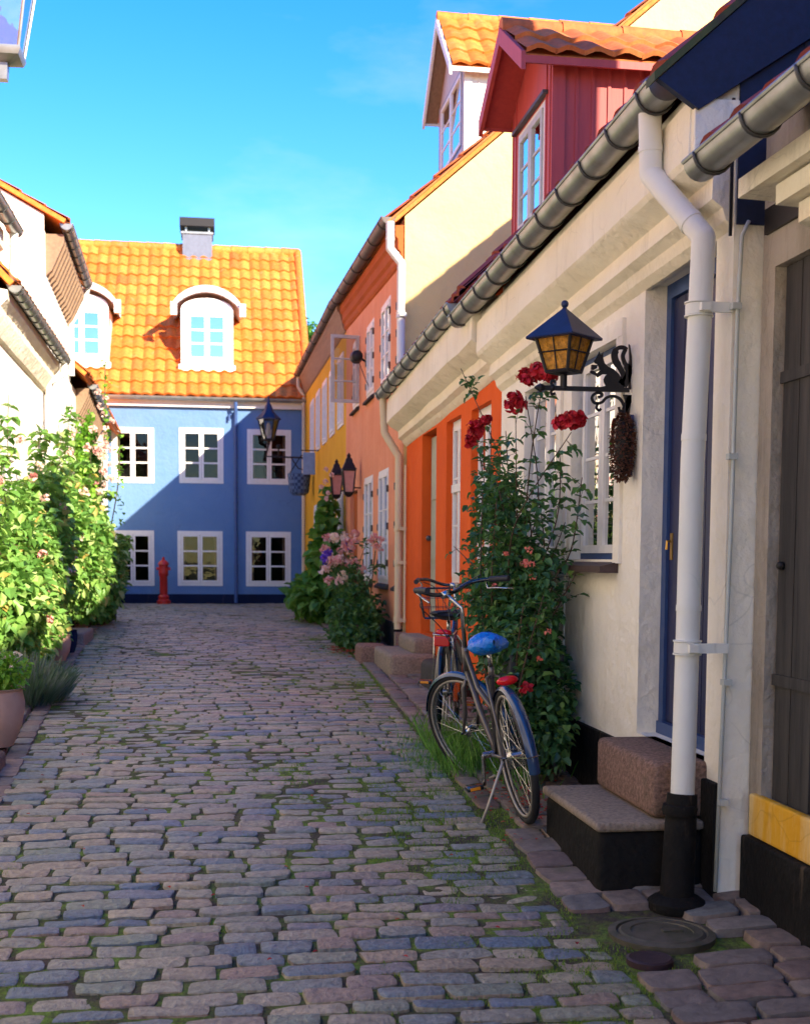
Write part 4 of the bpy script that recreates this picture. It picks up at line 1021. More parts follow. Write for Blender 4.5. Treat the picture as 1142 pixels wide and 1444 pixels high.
door_lantern(17.95, .92, 'black lantern on the near side of the pink doorway')
# lantern at the upper left edge
s3 = thing('corner_lantern', (-2.3,10.5,3.9), 'big clear street lantern cut off by the upper left corner of the view', 'lantern')
def big_lantern(x, y, z, s, par):
    m1 = MB()
    m1.lathe((x,y,z-.06*s), [(.05*s,-.10*s),(.06*s,0),(.17*s,.03*s),(.19*s,.06*s),(.19*s,.08*s)], 4, sq=1)
    for sx, sy in cs: m1.tube([(x+sx*.12*s,y+sy*.12*s,z),(x+sx*.215*s,y+sy*.215*s,z+.62*s)], .011*s, 6)
    m1.box(x-.235*s, x+.235*s, y-.235*s, y+.235*s, z+.60*s, z+.64*s)
    m1.build('lantern_body', M['zinc'], par, auto=40)
    g2 = MB()
    for i in range(4):
        a, b = cs[i], cs[(i+1) % 4]; g2.add([(x+a[0]*.115*s,y+a[1]*.115*s,z),(x+b[0]*.115*s,y+b[1]*.115*s,z),(x+b[0]*.21*s,y+b[1]*.21*s,z+.61*s),(x+a[0]*.21*s,y+a[1]*.21*s,z+.61*s)], [(0,1,2,3)])
    g2.build('glass', M['lampglass'], par)
    MB().lathe((x,y,z+.64*s), [(.36*s,0),(.2*s,.18*s),(.05*s,.28*s)], 4, sq=1).build('lantern_roof', M['zinc'], par, auto=30)
    MB().tube([(-2.3,y,z-.5*s),(x-.2*s,y,z-.3*s),(x,y,z-.12*s)], .02*s, 8).build('bracket_arm', M['blackiron'], par, smooth=True)
big_lantern(-1.60, 10.5, 3.85, 1.2, s3)

# ------------------------------------------------------------------ red hydrant
hy = thing('red_hydrant', (-1.08,28.45,gz(28)), 'slim red cast iron hydrant in front of the blue house', 'hydrant')
MB().lathe((-1.08,28.45,-1.04), [(.15,0),(.15,.07),(.11,.10),(.12,.16),(.085,.20),(.085,.60),(.105,.63),(.105,.70),(.10,.72),(.10,.84),(.12,.86),(.11,.90),(.06,.95),(.03,.97),(.035,1.0),(.005,1.03)], 16).build('body', M['redpaint'], hy, auto=35)
for sx in (-1, 1): MB().tube([(-1.08+sx*.08,28.45,-.27),(-1.08+sx*.15,28.45,-.27)], .035, 10).build('outlet', M['redpaint'], hy, auto=40)

# ------------------------------------------------------------------ covers in the pavement
zc = gz(4.62)-.012
mc = thing('manhole_cover', (1.70,4.62,zc), 'round mossy iron cover beside the drainpipe foot', 'manhole cover')
MB().lathe((1.70,4.62,zc-.03), [(.20,0),(.205,.04),(.175,.045),(.17,.036),(.01,.038)], 40).build('frame', M['cast'], mc, auto=30)
MB().lathe((1.70,4.62,zc-.02), [(.165,0),(.165,.03),(.155,.036),(.12,.036),(.118,.031),(.01,.034)], 40).box(1.70,1.78,4.60,4.63,zc+.01,zc+.02).build('lid', M['cast'], mc, auto=30)
m2 = thing('small_valve_cover', (1.545,4.34,gz(4.34)), 'small dark round valve cover in front of the larger iron cover', 'valve cover')
MB().lathe((1.555,4.34,gz(4.34)-.02), [(.085,0),(.085,.022),(.075,.027),(.06,.023),(.01,.025)], 28).build('lid', simple('rusty_lid', (.05,.025,.03), .6, .3, ns=20, b=.5), m2, auto=30)

# ------------------------------------------------------------------ bicycles
def bicycle(name, label, pos, heading, lean, steer, frm, fend, sad, basket=None, crank=0., group=None, sadcover=False, rear_lamp=True, seat_h=.90, bar_h=1.08, rack=False, frn='bikegrey', wb=1.06, roll=0., a1r=205, kick=True):
    root = thing(name, pos, label, 'bicycle', group, rot=(-R(lean), 0, R(heading)))
    Rw = .345
    RA = V((0,0,Rw)); FA = V((wb,0,Rw)); BB = V((.45,0,.29)); 
    hd = V((-.33,0,.944)).normalized(); HT = V((.83,0,.84)); HBt = V((.885,0,.685))
    ST_ = V((.245,0,seat_h-.12)); 
    def S(p):
        p = V(p)-HBt; return Matrix.Rotation(R(steer), 4, hd) @ p + HBt
    def wheel(c, f):
        w = LB(); n_ = 44
        pts = [f(c+V((math.cos(2*math.pi*k/n_)*(Rw-.018), 0, math.sin(2*math.pi*k/n_)*(Rw-.018)))) for k in range(n_)]
        w.tube(pts, .0195, 10, closed=True); wo = w.build('wheel', M['rubber'], root, smooth=True)
        rm = LB()
        for off in (-.011, .011):
            rm.tube([f(c+V((math.cos(2*math.pi*k/n_)*(Rw-.040), off, math.sin(2*math.pi*k/n_)*(Rw-.040)))) for k in range(n_)], .008, 6, closed=True)
        rm.build('rim', M['rimm'], wo, smooth=True)
        sp = LB()
        for k in range(32):
            a = 2*math.pi*k/32; sd = 1 if k % 2 else -1; a2 = a+(.9 if (k//2) % 2 else -.9)
            sp.tube([f(c+V((math.cos(a2)*.024, sd*.03, math.sin(a2)*.024))), f(c+V((math.cos(a)*(Rw-.045), 0, math.sin(a)*(Rw-.045))))], .0011, 4)
        sp.build('spokes', M['chrome'], wo)
        hb = LB()
        def ring(x, r_): return [f(c+V((math.cos(2*math.pi*k/14)*r_, x, math.sin(2*math.pi*k/14)*r_))) for k in range(14)]
        prof = [(-.075,.006),(-.05,.006),(-.048,.02),(-.038,.028),(-.03,.034),(-.026,.02),(.026,.02),(.03,.034),(.038,.024),(.05,.018),(.052,.006),(.075,.006)]
        for (x, r_) in prof: hb.v += [tuple(q) for q in ring(x, r_)]
        for i in range(len(prof)-1):
            for j in range(14): hb.f.append((i*14+j, i*14+(j+1) % 14, (i+1)*14+(j+1) % 14, (i+1)*14+j))
        hb.build('hub', M['chrome'], wo, auto=40)
        return wo
    I = lambda p: V(p)
    wheel(RA, I); wheel(FA, S)
    def fender(c, f, a0, a1, mt):
        w = LB(); n_ = 26; K = 6; rr = Rw+.014; rows = []
        for i in range(n_+1):
            a = R(a0+(a1-a0)*i/n_); 
            for j in range(K+1):
                q = -1+2*j/K; r_ = rr-.020*q*q; w.v.append(tuple(f(c+V((math.cos(a)*r_, q*.028, math.sin(a)*r_)))))
        for i in range(n_):
            for j in range(K): b = i*(K+1)+j; w.f.append((b, b+1, b+K+2, b+K+1))
        o = w.build('mudguard', M[mt], root, smooth=True)
        st_ = LB(); a = R(a1+(-14 if a1 > a0 else 14))
        for sd in (-1, 1): st_.tube([f(c+V((0,sd*.055,0))), f(c+V((math.cos(a)*rr, sd*.03, math.sin(a)*rr)))], .0022, 5)
        st_.tube([f(c+V((math.cos(a)*(rr+.002), sd*.03, math.sin(a)*(rr+.002)))) for sd in (-1, 0, 1)], .003, 5)
        st_.build('mudguard_stay', M['chrome'], o)
    fender(RA, I, 40, a1r, fend); fender(FA, S, 20, 190, fend)
    fr = LB()
    fr.tube([BB, ST_*.9+BB*.1, ST_], .0165, 12); fr.tube([HBt+hd*.0, HT], .021, 12)
    fr.tube([HBt+hd*.02, V((.70,0,.50)), BB], .018, 12)
    fr.tube([HT-hd*.02, V((.66,0,.62)), (BB+(ST_-BB)*.50)], .0145, 12)
    for sd in (-1, 1):
        fr.tube([RA+V((0,sd*.060,0)), BB+V((-.05,sd*.03,0)), BB], .009, 8)
        fr.tube([RA+V((0,sd*.060,0)), BB+(ST_-BB)*.88+V((-.03,sd*.035,0)), BB+(ST_-BB)*.90], .0085, 8)
    fr.build('frame', M[frm], root, smooth=True)
    fk = LB()
    for sd in (-1, 1): fk.tube([S(HBt+V((0,0,-.01))), S(HBt+V((.02,sd*.045,-.07))), S(V((wb-.07,sd*.055,.46))), S(FA+V((0,sd*.058,0)))], [.012,.014,.012,.008], 8)
    fk.build('fork', M[frn], root, smooth=True)
    # saddle
    TS = V((.215,0,seat_h)); sd_ = LB(); K = 14; prof = []
    for i in range(K+1):
        u = i/K; x = -.13+.27*u; w_ = .105*(1-u)**.75+.018 if not sadcover else .095*math.sin(math.pi*min(1, .12+.88*(1-u)))**.6+.01
        if i == 0: w_ *= .55
        if i == K: w_ *= .4
        h = .026 if not sadcover else .042
        if i in (0, K): h *= .5
        for j in range(12):
            a = 2*math.pi*j/12; bmp = 1+(random.uniform(-.07,.07) if sadcover else 0)
            sd_.v.append(tuple(TS+V((x, math.cos(a)*w_*bmp, math.sin(a)*h*bmp+.012*math.cos(2*math.pi*u)))))
    for i in range(K):
        for j in range(12): sd_.f.append((i*12+j, i*12+(j+1) % 12, (i+1)*12+(j+1) % 12, (i+1)*12+j))
    sd_.f.append(tuple(range(12))); sd_.f.append(tuple(K*12+j for j in range(12)))
    so = sd_.build('saddle', M[sad], root, smooth=True)
    if sadcover: so['label'] = 'saddle under a wrinkled bright blue plastic cover'
    LB().tube([ST_, TS+V((.03,0,-.03))], .0125, 10).build('seat_post', M['chrome'], root, smooth=True)
    # stem and handlebar
    top = HT+hd*(bar_h-.84-.10)
    sm = LB().tube([S(HT-hd*.01), S(top), S(top+V((.05,0,.05))), S(top+V((.09,0,.09)))], .0125, 10); sm.tube([S(top+V((.09,-.03,.09))), S(top+V((.09,.03,.09)))], .02, 10)
    sm.build('stem', M['chrome'], root, smooth=True)
    C0 = top+V((.09,0,.09)); hbp = [C0+V((-.20,.285,.035)), C0+V((-.09,.265,.045)), C0+V((-.01,.19,.045)), C0+V((.012,.09,.01)), C0, C0+V((.012,-.09,.01)), C0+V((-.01,-.19,.045)), C0+V((-.09,-.265,.045)), C0+V((-.20,-.285,.035))]
    hbp = [p+V((0,0,p.y*roll)) for p in hbp]
    hb = LB().tube([S(V(p)) for p in curve([tuple(p) for p in hbp], 4)], .0115, 10).build('handlebar', M['bikeblack'], root, smooth=True)
    for sd in (-1, 1):
        LB().tube([S(C0+V((-.215,sd*.288,.034+sd*.288*roll))), S(C0+V((-.09,sd*.264,.045+sd*.264*roll)))], .017, 12).build('grip', M['grip'], hb, auto=50)
        lv = LB().tube([S(C0+V((-.07,sd*.25,.03+sd*.25*roll))), S(C0+V((-.08,sd*.235,sd*.25*roll))), S(C0+V((-.13,sd*.262,-.01+sd*.26*roll))), S(C0+V((-.21,sd*.30,-.03+sd*.29*roll)))], .006, 6); lv.build('brake_lever', M['chrome'], hb, smooth=True)
    cbm = LB()
    for sd in (-1, 1):
        cbm.tube([S(V(p)) for p in curve([tuple(C0+V((-.07,sd*.23,.03))), tuple(C0+V((.10,sd*.12,-.03))), tuple(C0+V((.09,sd*.03,-.20))), tuple(HBt+V((.03,0,.05)))], 6)], .003, 5)
    cbm.build('brake_cable', M['bikeblack'], root, smooth=True)
    # drivetrain
    cr = LB(); ca = R(crank)
    pl_ = BB+V((math.cos(ca)*.17, .10, math.sin(ca)*.17)); pr_ = BB+V((-math.cos(ca)*.17, -.10, -math.sin(ca)*.17))
    cr.tube([BB+V((0,.075,0)), BB+V((0,-.075,0))], .018, 10); cr.tube([BB+V((0,.075,0)), pl_+V((0,-.015,0))], .010, 8); cr.tube([BB+V((0,-.075,0)), pr_+V((0,.015,0))], .010, 8)
    cr.tube([BB+V((math.cos(2*math.pi*k/24)*.085, -.05, math.sin(2*math.pi*k/24)*.085)) for k in range(24)], .006, 6, closed=True)
    cr.build('crank', M['chrome'], root, auto=40)
    for q, sd in ((pl_, 1), (pr_, -1)):
        pm = LB().cbox(q.x-.045, q.x+.045, min(q.y, q.y+sd*.09), max(q.y, q.y+sd*.09), q.z-.012, q.z+.012, .004); po = pm.build('pedal', M['bikeblack'], root, auto=50)
        for dx in (-.047, .043): LB().box(q.x+dx, q.x+dx+.004, min(q.y+sd*.02, q.y+sd*.075), max(q.y+sd*.02, q.y+sd*.075), q.z-.008, q.z+.008).build('reflector', M['amberrefl'], po)
    cg = LB(); cg.prism([(.10,-.062,.40),(.50,-.062,.40),(.55,-.062,.33),(.54,-.062,.24),(.45,-.062,.19),(-.05,-.062,.30),(-.06,-.062,.37)], (0,-.012,0)); cg.build('chain_guard', M['bikeblack'], root)
    if kick: LB().tube([RA+V((.02,.065,-.02)), V((.07,.17,.10)), V((.05,.25,.02+math.tan(R(lean))*(-.24)))], .008, 8).build('kickstand', M['rimm'], root, smooth=True)
    if rear_lamp:
        a = R(98); q = RA+V((math.cos(a)*(Rw+.03), 0, math.sin(a)*(Rw+.03)))
        LB().ball(q+V((-.02,0,.02)), 1.0, 8, (.022,.056,.024)).build('rear_reflector', M['refl'], root, smooth=True)
    if rack:
        rk = LB()
        for sd in (-1, 1): rk.tube([V((.16,sd*.06,.74)), V((-.20,sd*.06,.73)), V((-.22,0,.73))], .006, 6); rk.tube([V((-.12,sd*.06,.73)), RA+V((0,sd*.065,0))], .005, 6)
        rk.build('luggage_rack', M['chrome'], root, smooth=True)
        LB().cbox(-.245, -.225, -.05, .05, .66, .72, .008).build('rear_reflector', M['refl'], root)
    if basket:
        bk = LB(); bx0, bx1, bw_, bz0, bz1 = .98, 1.26, basket, .78, 1.0
        def rect(z, k): return [S(V((x, yy, z))) for x, yy in ((bx0+k,-bw_+k),(bx1-k,-bw_+k),(bx1-k,bw_-k),(bx0+k,bw_-k))]
        for z, k, r_ in ((bz1,0,.004),(.93,.01,.002),(.86,.02,.002),(bz0,.035,.003)): bk.tube(rect(z, k), r_, 5, closed=True)
        top_, bot_ = rect(bz1, 0), rect(bz0, .035)
        for i in range(4):
            for k in range(8):
                bk.tube([top_[i].lerp(top_[(i+1) % 4], k/8), bot_[i].lerp(bot_[(i+1) % 4], k/8)], .002, 4)
        for k in range(1, 7):
            bk.tube([bot_[0].lerp(bot_[1], k/7), bot_[3].lerp(bot_[2], k/7)], .002, 4); bk.tube([bot_[0].lerp(bot_[3], k/7), bot_[1].lerp(bot_[2], k/7)], .002, 4)
        bk.build('wire_basket', M['bikeblack'], root)
    return root
random.seed(4)
bicycle('bicycle', 'black bicycle with a bright blue saddle cover, front wheel turned left, nearest the steps', (1.55,6.17,gz(6.17)), 91, 10, 31, 'bikegrey', 'bikenavy', 'cover', crank=-80, group='bicycles parked by the rose', sadcover=True, seat_h=.90, bar_h=1.18, wb=1.02, roll=.22, a1r=186)
b2 = bicycle('bicycle', 'dark bicycle with a wire front basket standing behind the blue-covered one', (1.47,8.2,gz(8.2)), 75, -2, 10, 'bikenavy', 'bikeblack', 'grip', basket=.24, crank=150, group='bicycles parked by the rose', rear_lamp=True, rack=True, seat_h=.84, bar_h=1.04, frn='chrome', kick=False)
cr_ = thing('plastic_crate', (1.78,7.2,gz(7.2)), 'dark plastic crate among the rose stems behind the blue saddle', 'crate')
MB().cbox(1.66, 1.98, 7.05, 7.35, -.70, -.54, .012).build('crate_shell', M['crate'], cr_, auto=40)
MB().tube([(1.70,7.1,-.70),(1.72,7.12,-1.28)], .01, 6).tube([(1.94,7.1,-.70),(1.92,7.12,-1.28)], .01, 6).tube([(1.82,7.32,-.70),(1.82,7.3,-1.28)], .01, 6).build('stand', M['blackiron'], cr_)

# ------------------------------------------------------------------ plants
def rnd_dir(upb=.3):
    a = random.uniform(0, 2*math.pi); z = random.uniform(-1, 1); r_ = math.sqrt(1-z*z)
    return V((r_*math.cos(a), r_*math.sin(a), z+upb)).normalized()
def leaves_ell(mb, c, r, n_, L, W, out=.6, shell=.35, light=None):
    c = V(c)
    for _ in range(n_):
        d = rnd_dir(0); k = random.random()**shell
        wob = 1+.35*mn.noise(V((d.x*1.7+c.x*3, d.y*1.7+c.y, d.z*1.7+c.z*2)))
        p = c+V((d.x*r[0], d.y*r[1], d.z*r[2]))*k*wob
        if p.z < gz(p.y)+.03: p.z = gz(p.y)+random.uniform(.03,.15)
        dd = (d*out+rnd_dir(-.25)).normalized(); l = L*random.uniform(.6,1.25)
        mb.leaf(p, dd, V((0,0,1))+rnd_dir()*.5, l, l*W/L*random.uniform(.85,1.15))
def spray(stem, leafm, p0, p1, n_, L, W, sag=.0, r=.006, bush=.12):
    p0, p1 = V(p0), V(p1); mid = (p0+p1)/2+rnd_dir(0)*((p1-p0).length*.10); pts = curve([tuple(p0), tuple(mid), tuple(p1)], 8)
    stem.tube(pts, [r*(1-.6*i/len(pts)) for i in range(len(pts))], 5)
    for i in range(n_):
        k = random.uniform(.10, 1); q = V(pts[min(len(pts)-1, int(k*(len(pts)-1)))])
        d = rnd_dir(.1); d.z *= .6; d.normalize(); e = q+d*random.uniform(.02, bush); stem.tube([q, e], r*.25, 3, caps=False)
        for s_ in (-1, 0, 1):
            sd = d.cross(V((0,0,1)))
            if sd.length < .1: sd = V((1,0,0))
            dd = (d*(1 if s_ == 0 else .35)+sd.normalized()*s_*.9+V((0,0,random.uniform(-.45,.15)))).normalized()
            mb_p = e if s_ == 0 else q.lerp(e, .6)
            l = L*random.uniform(.7,1.2); leafm.leaf(mb_p, dd, V((0,0,1))+rnd_dir()*.3, l, l*W/L)
def rose_head(c, r, mat, parent, n_=34, name='rose_bloom', flat=1.0):
    mb = MB(); c = V(c)
    for i in range(n_):
        d = rnd_dir(.35); k = random.uniform(.25,.85)
        t_ = d.cross(rnd_dir(0)).normalized()
        mb.leaf(c+V((d.x,d.y,d.z*flat))*r*k, (t_+d*.5).normalized(), d, r*random.uniform(.6,.95), r*random.uniform(.55,.9), .1, .25)
    return mb.build(name, M[mat], parent)
# the red climbing rose on its trellis
random.seed(21)
rs = thing('climbing_rose', (1.85,7.4,gz(7.4)), 'tall red climbing rose on a trellis against the white house', 'rose bush')
stm, lf = MB(), MB()
for k in range(15):
    b = V((random.uniform(1.70,2.0), random.uniform(7.0,7.9), gz(7.4))); t_ = V((random.uniform(1.62,1.98), random.uniform(6.75,8.25), random.uniform(-.3,.55)))
    spray(stm, lf, b, t_, 30, .055, .036, r=.008)
for p1, n_ in (((1.68,7.07,.80),24), ((1.66,6.76,.87),16), ((1.67,6.45,.89),14), ((1.79,6.32,.64),22), ((1.66,8.05,.76),24), ((1.62,8.39,1.25),34), ((1.60,8.47,.08),16), ((1.88,6.42,.42),20), ((1.7,7.4,.75),26), ((1.72,7.9,.8),22), ((1.85,6.75,.60),22), ((1.72,7.2,.45),24), ((1.75,7.6,.5),26), ((1.65,7.9,.62),24), ((1.8,7.0,.35),22), ((1.68,8.3,.35),20), ((1.90,6.8,.2),18)):
    spray(stm, lf, (random.uniform(1.72,1.88), random.uniform(7.2,7.8), -.25), p1, n_, .058, .038, r=.0055, bush=.09)
leaves_ell(lf, (1.80,7.42,-.42), (.21,.55,.42), 1750, .060, .042)
leaves_ell(lf, (1.84,7.20,-.78), (.20,.40,.36), 1450, .066, .048)
leaves_ell(lf, (1.76,7.55,.0), (.22,.80,.42), 1100, .056, .038, shell=.6)
leaves_ell(lf, (1.72,7.7,.35), (.16,.60,.25), 420, .052, .036, shell=.7)
leaves_ell(lf, (1.86,7.0,-.98), (.14,.36,.22), 500, .060, .045)
leaves_ell(lf, (1.64,7.9,-.25), (.14,.35,.20), 220, .05, .034, shell=.7)
stm.build('stem', M['twig'], rs, smooth=True); lf.build('foliage', M['leafR'], rs)
for (c, r_, f) in (((1.68,7.07,.865),.056,1.1), ((1.66,6.78,.985),.044,.9), ((1.66,6.68,.955),.038,.9), ((1.66,6.48,.965),.047,.8), ((1.70,6.40,.93),.036,.7), ((1.78,6.32,.70),.052,.62), ((1.81,6.28,.70),.045,.6), ((1.75,6.36,.695),.042,.6), ((1.66,8.05,.83),.058,1.0), ((1.65,8.15,.76),.048,1.2), ((1.70,7.95,.87),.035,1)):
    rose_head(c, r_, 'redrose', rs, 80, flat=f)
for c in ((1.66,6.75,-.02), (1.67,6.62,-.03), (1.72,6.95,-.03), (1.64,7.1,.02), (1.60,7.2,-.16), (1.77,6.8,-.55), (1.80,6.75,-.40), (1.70,6.8,.05), (1.75,6.9,-.1)):
    rose_head(c, .021, 'coral', rs, 14, 'rose_bud')
rose_head((1.66,6.65,-.70), .038, 'redrose', rs, 30)
tr = MB()
for y in (7.25, 7.5, 7.75, 8.0): tr.tube([(2.03,y,gz(y)),(2.03,y,.55)], .004, 5)
for z in (-.9,-.55,-.2,.15,.45): tr.tube([(2.025,7.2,z),(2.025,8.05,z)], .003, 5)
tr.build('trellis', M['wpaint'], rs)
# weeds and fallen petals at its foot
wd = MB()
for _ in range(3000):
    y = random.gauss(7.75,.40); x = random.gauss(1.50,.16)
    if y < 7.2 and x < 1.6: x = 1.6+random.random()*.2
    blade(wd, x, y, gz(y)-.02, random.uniform(.04,.20)*(1 if x > 1.35 else .35), .003)
tag(wd.build('weeds', M['leafH']), 'tall weeds and grass growing between the bicycle wheels', 'weeds', kind='stuff')
fp = MB()
for _ in range(320):
    y = random.gauss(6.5,.35); x = random.gauss(1.72,.16)
    if x < 2.05 and not (y < 6.04 and x > 1.56): fp.leaf(V((x,y,gz(y)+.018)), V((random.gauss(0,1),random.gauss(0,1),.1)), V((0,0,1)), random.uniform(.015,.035), random.uniform(.012,.022), .2, .2)
for _ in range(60):
    y = random.uniform(4,12); x = random.uniform(-1.0,1.4); fp.leaf(V((x,y,gz(y)+.012)), V((random.gauss(0,1),random.gauss(0,1),.1)), V((0,0,1)), .022, .016, .2, .2)
for _ in range(90):
    y = random.gauss(14.2,.3); x = random.gauss(1.45,.10); fp.leaf(V((x,y,gz(y)+.03)), V((random.gauss(0,1),random.gauss(0,1),.1)), V((0,0,1)), .04, .03, .2, .2)
tag(fp.build('fallen_petals', M['fallen']), 'fallen red petals and leaves scattered on the stones', 'petals', kind='stuff')

def bush(name, label, cat, base, ells, leafmat_, L, W, blooms=(), stems=6, stemmat='twig', group=None, tops=()):
    t_ = thing(name, base, label, cat, group); stm, lf = MB(), MB()
    for c, r_, n_ in ells: leaves_ell(lf, c, r_, n_, L, W)
    for k in range(stems):
        c, r_, n_ = random.choice(ells); stm.tube(curve([tuple(V(base)+V((random.uniform(-.1,.1), random.uniform(-.2,.2), 0))), tuple(V(base).lerp(V(c), .5)+rnd_dir(0)*.1), tuple(V(c)+V((0,random.uniform(-.5,.5)*r_[1],r_[2]*.8)))], 6), .008, 5)
    for p0, p1, n_ in tops: spray(stm, lf, p0, p1, n_, L, W, r=.006, bush=.10)
    stm.build('stem', M[stemmat], t_, smooth=True); lf.build('foliage', M[leafmat_], t_)
    for c, r_, mt in blooms: rose_head(c, r_, mt, t_, 26, 'bloom')
    return t_
random.seed(31)
# left side: big sunlit bushes
bush('rambling_rose', 'large sunlit rambling rose with pale pink blooms in front of the low white house', 'rose bush', (-1.95,13.4,gz(13.4)),
     [((-1.88,13.6,-.12),(.36,1.5,.66),3600), ((-1.86,12.2,-.5),(.36,1.0,.50),2600), ((-1.80,12.9,-.75),(.30,1.3,.35),1700), ((-1.9,14.8,.30),(.30,.9,.62),1300)], 'leafL', .115, .082, stems=12,
     blooms=[((-1.75+random.uniform(-.25,.25), random.uniform(11.6,15), random.uniform(-.7,1.2)), .045, random.choice(['blush','palerose','pinkrose'])) for _ in range(26)],
     tops=[((-1.9,13.3,.4),(-1.95,12.9,1.55),34), ((-1.9,14,.6),(-1.8,14.3,1.45),30), ((-1.9,12.6,.2),(-2.05,12.2,1.1),26), ((-1.8,14.6,.7),(-1.75,15.2,1.5),26), ((-1.8,15,.5),(-1.55,15.6,1.1),22), ((-1.9,12,.0),(-2.0,11.7,.85),22)])
bush('garden_bush', 'leafy sunlit climber spilling over the kerb beyond the rambling rose', 'bush', (-2.0,18.5,gz(18)),
     [((-1.85,18.0,.0),(.46,1.6,.75),4200), ((-1.80,20.3,-.15),(.50,1.4,.66),2800), ((-1.98,17.2,.6),(.28,.9,.55),900)], 'leafL', .125, .09, stems=9,
     blooms=[((-1.7+random.uniform(-.2,.25), random.uniform(16.8,20.5), random.uniform(.1,1.8)), .06, random.choice(['blush','pinkrose','palerose'])) for _ in range(22)],
     tops=[((-1.9,18.2,.6),(-1.72,18.6,1.6),26), ((-1.9,19.5,.2),(-1.5,19.6,1.0),24), ((-1.9,17.2,1.0),(-1.8,17.2,2.0),22)])
bush('low_shrub', 'shaded dark green shrub at the foot of the left houses', 'bush', (-1.95,21.3,gz(21)),
     [((-1.98,21.4,-.45),(.42,1.2,.50),2600), ((-1.85,20.1,-.72),(.35,1.1,.28),1500)], 'leafH', .13, .095, stems=5)
bush('ivy_column', 'narrow bright green ivy column climbing the left wall near the blue house', 'ivy', (-2.15,22.4,gz(22)),
     [((-2.12,22.4,1.35),(.22,.45,.95),2600), ((-2.1,22.3,.3),(.24,.45,.8),1300)], 'leafV', .09, .075, stems=4)
hk = thing('hollyhock', (-1.8,19.0,gz(19)), 'tall pale pink hollyhock rising in front of the blue house window', 'hollyhock')
stm, lf = MB(), MB()
for x, y, z in ((-1.62,20.2,2.95), (-1.85,18.2,1.9), (-1.45,20.6,1.9)): stm.tube(curve([(-1.8,19.3,gz(19)), (x-.05,y,z*.5), (x,y,z)], 8), .010, 5); [lf.leaf(V((x+random.gauss(0,.03), y+random.gauss(0,.05), z-random.uniform(0,1.4))), rnd_dir(.2), V((0,0,1)), .08, .06) for _ in range(46)]
stm.build('stem', M['stem'], hk); lf.build('foliage', M['leafV'], hk)
for k in range(14): rose_head((-1.62+random.gauss(0,.05), 20.2, 2.5-k*.11), .055, 'blush', hk, 14, 'bloom')
lv = thing('lavender', (-1.42,10.2,gz(10.2)), 'low grey-green lavender tuft on the left paving', 'lavender')
lm = MB()
for _ in range(4200):
    a = random.uniform(0, 6.28); r_ = random.random()**.5; p = V((-1.46+r_*.30*math.cos(a), 10.3+r_*.55*math.sin(a), gz(10.2)+random.random()*.12))
    d = V((math.cos(a)*r_*.9, math.sin(a)*r_*.9, 1.0)).normalized(); l = random.uniform(.12,.30)*(1.15-.5*r_); e = p+d*l+rnd_dir(0)*.02
    w_ = .004; s_ = d.cross(V((math.sin(a*3),math.cos(a*5),.2))).normalized()*w_; lm.add([p-s_, p+s_, e+s_*.5, e-s_*.5], [(0,1,2,3)])
lm.build('foliage', M['lav'], lv)
def pot(name, label, c, r_, h, mat='terra', fol=None, blooms=0):
    t_ = thing(name, c, label, 'flower pot'); x, y, z = c
    MB().lathe((x,y,z), [(r_*.62,0),(r_*.9,h*.35),(r_,h*.72),(r_*.92,h*.95),(r_*1.0,h),(r_*.88,h),(r_*.84,h*.9)], 24).build('pot', M[mat], t_, auto=50)
    if fol:
        lf = MB(); leaves_ell(lf, (x,y,z+h+fol[1]*.6), (fol[0],fol[0],fol[1]), fol[2], .045, .035); lf.build('foliage', M['leafV'], t_)
        for k in range(blooms): rose_head((x+random.gauss(0,fol[0]*.5), y+random.gauss(0,fol[0]*.5), z+h+fol[1]*random.uniform(.8,1.5)), .018, 'palerose', t_, 10, 'bloom')
pot('terracotta_pot', 'round terracotta pot with white flowers at the left edge', (-1.36,8.15,gz(8.15)+.04), .20, .36, fol=(.20,.16,700), blooms=22)
pot('terracotta_pot', 'small pinkish pot half hidden under the rambling rose', (-1.55,13.0,gz(13)+.03), .15, .26)
pot('terracotta_pot', 'small dark blue glazed pot beside the pinkish pot', (-1.52,13.9,gz(13.9)+.03), .09, .24, 'dkblue')
kb = thing('granite_kerb_stone', (-1.5,8.3,gz(8.3)), 'reddish granite block under the potted flowers at the left edge', 'stone')
MB().cbox(-1.75,-1.22,7.30,7.78,-1.4,gz(7.5)+.10,.03).build('block', M['granite'], kb, auto=60)
k2 = thing('door_slab', (-1.75,17.0,gz(17)), 'flat grey door slab on the left pavement below the bushes', 'stone')
MB().cbox(-2.25,-1.50,15.3,16.5,-1.2,gz(16)+.13,.03).build('block', M['greystone'], k2, auto=60)
k3 = thing('door_slab', (-1.85,23.0,gz(23)), 'low dark slab farther along the left kerb near the blue house', 'stone')
MB().cbox(-2.25,-1.62,20.9,22.0,-1.2,gz(22)+.12,.03).build('block', M['greyplinth'], k3, auto=60)
